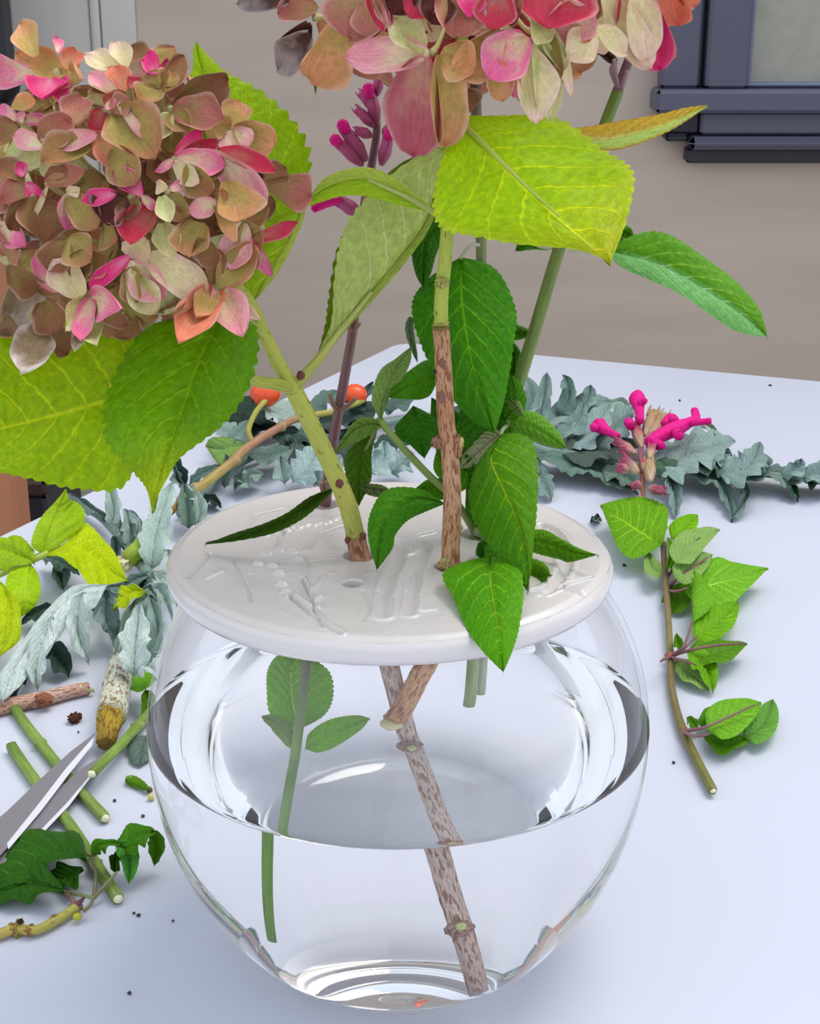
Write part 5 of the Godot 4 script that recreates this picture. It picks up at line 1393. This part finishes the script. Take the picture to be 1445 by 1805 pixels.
	stem_px(tw, [[-50, 1266, 0.0042], [0, 1247, 0.0042], [74, 1232, 0.0042], [120, 1220, 0.0042], [156, 1213, 0.004]], 16, 11, [col("d8bcae"), col("d0ac98"), col("dcc0b0"), col("cca490")], "bark", "bark", 0.08, 0.0, true, 16)
	lump(tw, 76, 1233, 0.006, 15, 11, col("a86c50"), "knot", "bark", 0.6, true)
	lump(tw, 72, 1237, 0.0085, 5, 4, col("5a3020"), "knot_hole", "plain", 0.5, true)
	stem_px(tw, [[140, 1212, 0.0058], [153, 1215, 0.0045], [166, 1218, 0.003]], 7, 3, [col("c9cfa0"), col("a8ac78")], "plain", "cut_face", 0.0, 0.0, true)
	var green := [
		["longest upper", [[26, 1250, 0.0032], [48, 1282, 0.003], [70, 1310, 0.003], [110, 1360, 0.003], [150, 1405, 0.003], [185, 1442, 0.003]], 10, "green stem piece with a joint, under the upper scissor blade, nearest the twig", [70, 1309]],
		["", [[20, 1316, 0.0032], [58, 1372, 0.003], [118, 1448, 0.003], [165, 1518, 0.003], [208, 1584, 0.003]], 11, "long green stem piece with a white cut end, crossing under both scissor blades", [168, 1522]],
		["", [[162, 1364, 0.0125], [188, 1338, 0.0115], [215, 1311, 0.0085], [250, 1272, 0.005], [285, 1236, 0.004]], 10, "light green stem piece resting on the lower scissor blade, beside the bowl", [243, 1280]]]
	for q in green:
		var gp := thing("stem_piece", q[3], "stem piece", on(q[1][2][0], q[1][2][1], 0), "green stem pieces by the scissors")
		stem_px(gp, q[1], q[2] * 0.92, q[2], [col("6f8c34"), col("93b44c"), col("7f9c40"), col("93ac50")], "stalk", "stem", 0.0, 0.12, true)
		var last: Array = q[1][-1] if q[1][0][2] < 0.01 else q[1][0]
		lump(gp, last[0], last[1], last[2], q[2] * 0.8, q[2] * 0.7, col("e3e3c0"), "cut_end", "plain", 0.2, true)
		lump(gp, q[4][0], q[4][1], 0.0035 if q[1][0][2] < 0.01 else 0.0055, q[2] * 1.25, q[2] * 0.8, col("93a854"), "joint", "stalk", 0.4, true)
	# dark leaf cluster, lower left
	var d := thing("salvia_sprig", "dark green leafy salvia sprig beneath the scissors at the lower left", "salvia", on(150, 1560, 0))
	var dk := {"tint": col("2f6a26"), "teeth": 18.0, "amp": 0.04, "veins": 6.0, "pucker": 0.002, "wave": 0.003}
	var md := {"tint": col("4c9030"), "teeth": 14.0, "amp": 0.04, "veins": 6.0, "pucker": 0.001, "wave": 0.002}
	leaf(d, [[152, 1512], [122, 1500, 142, 1476, 116, 1514], [82, 1500, 92, 1458, 76, 1532], [30, 1530, 30, 1488, 38, 1560], [-45, 1560]], 0.020, 0.004, -0.003, -0.003, "salvia", dk, "leaf", true)
	leaf(d, [[112, 1569], [80, 1562, 98, 1545, 62, 1582], [38, 1560, 52, 1528, 20, 1594], [-55, 1592]], 0.012, 0.003, 0.003, -0.002, "salvia", dk, "leaf", true)
	leaf(d, [[145, 1528], [116, 1545, 100, 1526, 124, 1570], [76, 1548]], 0.008, 0.003, 0.0, 0.0, "salvia", dk, "leaf", true)
	simple_leaf(d, L2([[213, 1505], [238, 1474], [276, 1466]]), 22, 0.014, 0.022, 0.002, "salvia", md, "leaf", true)
	simple_leaf(d, L2([[268, 1464], [276, 1492], [272, 1526]]), 15, 0.022, 0.003, 0.002, "salvia", md, "leaf", true)
	simple_leaf(d, L2([[204, 1486], [228, 1508], [227, 1557]]), 18, 0.020, 0.004, 0.002, "salvia", {"tint": col("5cb474"), "teeth": 10.0, "veins": 6.0}, "leaf", true)
	simple_leaf(d, L2([[166, 1508], [176, 1490], [214, 1486]]), 12, 0.014, 0.020, 0.002, "salvia", md, "leaf", true)
	simple_leaf(d, L2([[202, 1538], [204, 1515], [214, 1495]]), 10, 0.006, 0.012, 0.002, "salvia", dk, "leaf", true)
	for q in [[[165, 1582], [169, 1545], [163, 1520], [152, 1512]], [[148, 1606], [160, 1594], [165, 1580]], [[164, 1584], [184, 1562], [206, 1538]], [[110, 1569], [136, 1576], [162, 1582]], [[164, 1530], [162, 1510], [172, 1500]], [[164, 1535], [156, 1515], [158, 1504]]]:
		var pts := []
		for k in q.size():
			pts.append([q[k][0], q[k][1], 0.004 + 0.003 * k])
		stem_px(d, pts, 4, 3, [col("8a7a5c"), col("8fa068")], "stalk", "petiole", 0.0, 0.0, true, 8)
	var gn := thing("twig", "gnarled yellow green twig with a dark red bud at the lower left", "twig", on(70, 1635, 0))
	stem_px(gn, [[-50, 1656, 0.003], [0, 1646, 0.003], [28, 1637, 0.003], [62, 1640, 0.003], [100, 1622, 0.003], [134, 1599, 0.0035]], 10, 8, [col("b4a04c"), col("c4b258"), col("b4ac4c"), col("c0b858")], "fleck", "stem", 0.15, 0.0, true, 14)
	for q in [[28, 1636, 14, 12, "b49a50"], [36, 1624, 5, 4, "3a2620"], [54, 1640, 10, 9, "b08c4c"], [96, 1622, 9, 8, "a88448"], [133, 1599, 11, 9, "c4a880"]]:
		lump(gn, q[0], q[1], 0.003 if q[2] > 6 else 0.007, q[2], q[3], col(q[4]), "node", "bark", 1.0, true)
	stem_px(gn, [[134, 1597, 0.004], [143, 1588, 0.006], [152, 1577, 0.008]], 7, 1, [col("8a5058"), col("6a3a44")], "stalk", "bud", 0.0, 0.0, true)
	stem_px(gn, [[134, 1597, 0.004], [124, 1582, 0.006], [112, 1570, 0.010]], 4, 3, [col("9a6a68"), col("8a6a58")], "stalk", "petiole", 0.0, 0.0, true)
	lump(gn, 136, 1616, 0.003, 8, 7, col("b4b030"), "leaf_scar", "plain", 0.2, true)
	# scraps
	var bs := thing("bud_scale", "dark brown broken bud lying alone below the twig", "bud", on(130, 1267, 0))
	lump(bs, 130, 1266, 0.0025, 11, 9, col("5a3020"), "scale", "bark", 0.8, true)
	lump(bs, 140, 1263, 0.0028, 5, 6, col("6a3c28"), "scale", "bark", 1.0, true)
	var gs := thing("leaf_bud", "little folded green bud touching the left side of the bowl", "bud", on(245, 1382, 0))
	simple_leaf(gs, L2([[222, 1374], [240, 1380], [264, 1392]]), 10, 0.004, 0.004, -0.003, "salvia", {"tint": col("8a9c3a"), "teeth": 3.0}, "scale", true)
	lump(gs, 228, 1375, 0.002, 8, 7, col("6f9a34"), "scale", "plain", 0.5, true)
	lump(gs, 266, 1405, 0.002, 6, 6, col("d2c678"), "scale", "plain", 0.5, true)
	lump(gs, 263, 1392, 0.002, 6, 5, col("6a3a40"), "scale", "plain", 0.5, true)
	var sp := thing("leaf_scrap", "dark grey scrap of thistle leaf pressed against the left side of the bowl", "leaf", on(245, 1325, 0))
	leaf(sp, [[262, 1296], [250, 1312, 226, 1302, 275, 1310], [248, 1330, 230, 1338, 272, 1330], [246, 1350]], 0.004, 0.002, 0.0, 0.0, "silver", {"tint": col("71877f"), "teeth": 7.0, "amp": 0.12, "veins": 5.0}, "blade", true)
	var gl := thing("leaf", "bright green leaf curled between the thistle stalk and the bowl", "leaf", on(250, 1210, 0))
	simple_leaf(gl, L2([[228, 1214], [250, 1200], [276, 1196]]), 17, 0.012, 0.014, 0.002, "salvia", {"tint": col("8cbc5c"), "teeth": 10.0}, "blade", true)
	simple_leaf(gl, L2([[256, 1216], [262, 1240], [250, 1275]]), 13, 0.012, 0.003, 0.002, "salvia", {"tint": col("5c9a34"), "teeth": 8.0}, "blade", true)
	var n := 0
	for q in [[202, 1411, "dark crumb right of the upper scissor blade, above the leafy dark sprig"], [252, 1438, "dark crumb just below the folded green bud, left of the bowl"], [305, 1623, "reddish crumb alone on the table, left of the lower curve of the bowl"], [236, 1609, "crumb right of the yellow leaf scar, left one of a close pair"], [244, 1613, "crumb right of the yellow leaf scar, right one of a close pair"], [138, 1290, "tiny crumb under the broken brown bud"], [1187, 1344, "crumb left of the cut end of the pink flowered sprig"], [1100, 996, "grey crumb between the lid and the pink flowered sprig"], [1198, 706, "grey speck on the table behind the pink flower head"], [1357, 679, "grey speck near the far right edge of the table"], [228, 1750, "crumb nearest the bottom edge of the picture, left of the bowl"], [118, 1462, "crumb between the two lower green stem pieces"]]:
		n += 1
		var cr := thing("crumb", q[2], "crumb", on(q[0], q[1], 0), "plant crumbs scattered on the table")
		lump(cr, q[0], q[1], 0.0007, 1.8 + 0.8 * (n % 3), 1.5 + 0.6 * (n % 2), col("3a2420"), "speck", "plain", 1.0, true)

# ---------------------------------------------------------------- scissors
func slab(parent: Node3D, poly: Array, h0: float, h1: float, called: String, m: Material) -> void:
	var st := start()
	var n := poly.size()
	var lo := []
	var hi := []
	var mid := Vector3.ZERO
	for p in poly:
		lo.append(on(p[0], p[1], h0) - parent.position)
		hi.append(on(p[0], p[1], h1) - parent.position)
		mid += hi[-1] / n
	var flat := PackedVector2Array()
	for p in hi:
		flat.append(Vector2(p.x, p.z))
	var tri := Geometry2D.triangulate_polygon(flat)
	st.set_smooth_group(-1)
	for k in range(0, tri.size(), 3):
		tri_to(st, hi[tri[k]], hi[tri[k + 1]], hi[tri[k + 2]], Vector3.UP)
		tri_to(st, lo[tri[k]], lo[tri[k + 1]], lo[tri[k + 2]], Vector3.DOWN)
	for k in n:
		var j := (k + 1) % n
		quad(st, [hi[k], hi[j], lo[j], lo[k]], (hi[k] + hi[j]) / 2 - mid)
	obj(called, done(st), m, parent)

func build_scissors() -> void:
	var s := thing("scissors", "open steel scissors lying on the stem pieces at the left edge", "scissors", on(60, 1440, 0))
	slab(s, [[169, 1291], [163, 1309], [120, 1357], [70, 1425], [14, 1493], [-60, 1575], [-110, 1570], [-70, 1500], [15, 1427], [70, 1374], [125, 1324]], 0.0068, 0.0085, "blade", M.steel)
	slab(s, [[166, 1298], [162, 1314], [122, 1364], [72, 1430], [15, 1497], [12, 1487], [68, 1417], [118, 1352]], 0.0066, 0.0087, "cutting_edge", M.edge_steel)
	slab(s, [[190, 1324], [170, 1352], [120, 1412], [70, 1464], [16, 1518], [-50, 1580], [-100, 1560], [13, 1496], [60, 1440], [100, 1394], [140, 1357]], 0.0046, 0.0064, "blade", M.steel)
	slab(s, [[180, 1340], [166, 1362], [122, 1420], [72, 1472], [18, 1522], [14, 1512], [66, 1462], [116, 1408]], 0.0044, 0.0062, "cutting_edge", M.edge_steel)
	lump(s, -66, 1545, 0.0085, 14, 9, col("8a8890"), "pivot_screw", "edge_steel", 0.0, true)
	var pl := col("55405c")
	for q in [[[-80, 1560, 0.008], [-150, 1620, 0.008], [-240, 1640, 0.008], [-290, 1700, 0.008], [-230, 1740, 0.008], [-160, 1700, 0.008], [-140, 1640, 0.008], [-90, 1575, 0.008]], [[-80, 1550, 0.006], [-150, 1520, 0.006], [-250, 1500, 0.006], [-310, 1540, 0.006], [-270, 1590, 0.006], [-190, 1570, 0.006], [-140, 1545, 0.006], [-80, 1558, 0.006]]]:
		stem_px(s, q, 14, 14, [pl, pl], "plain", "handle", 0.0, 0.0, true, 12)
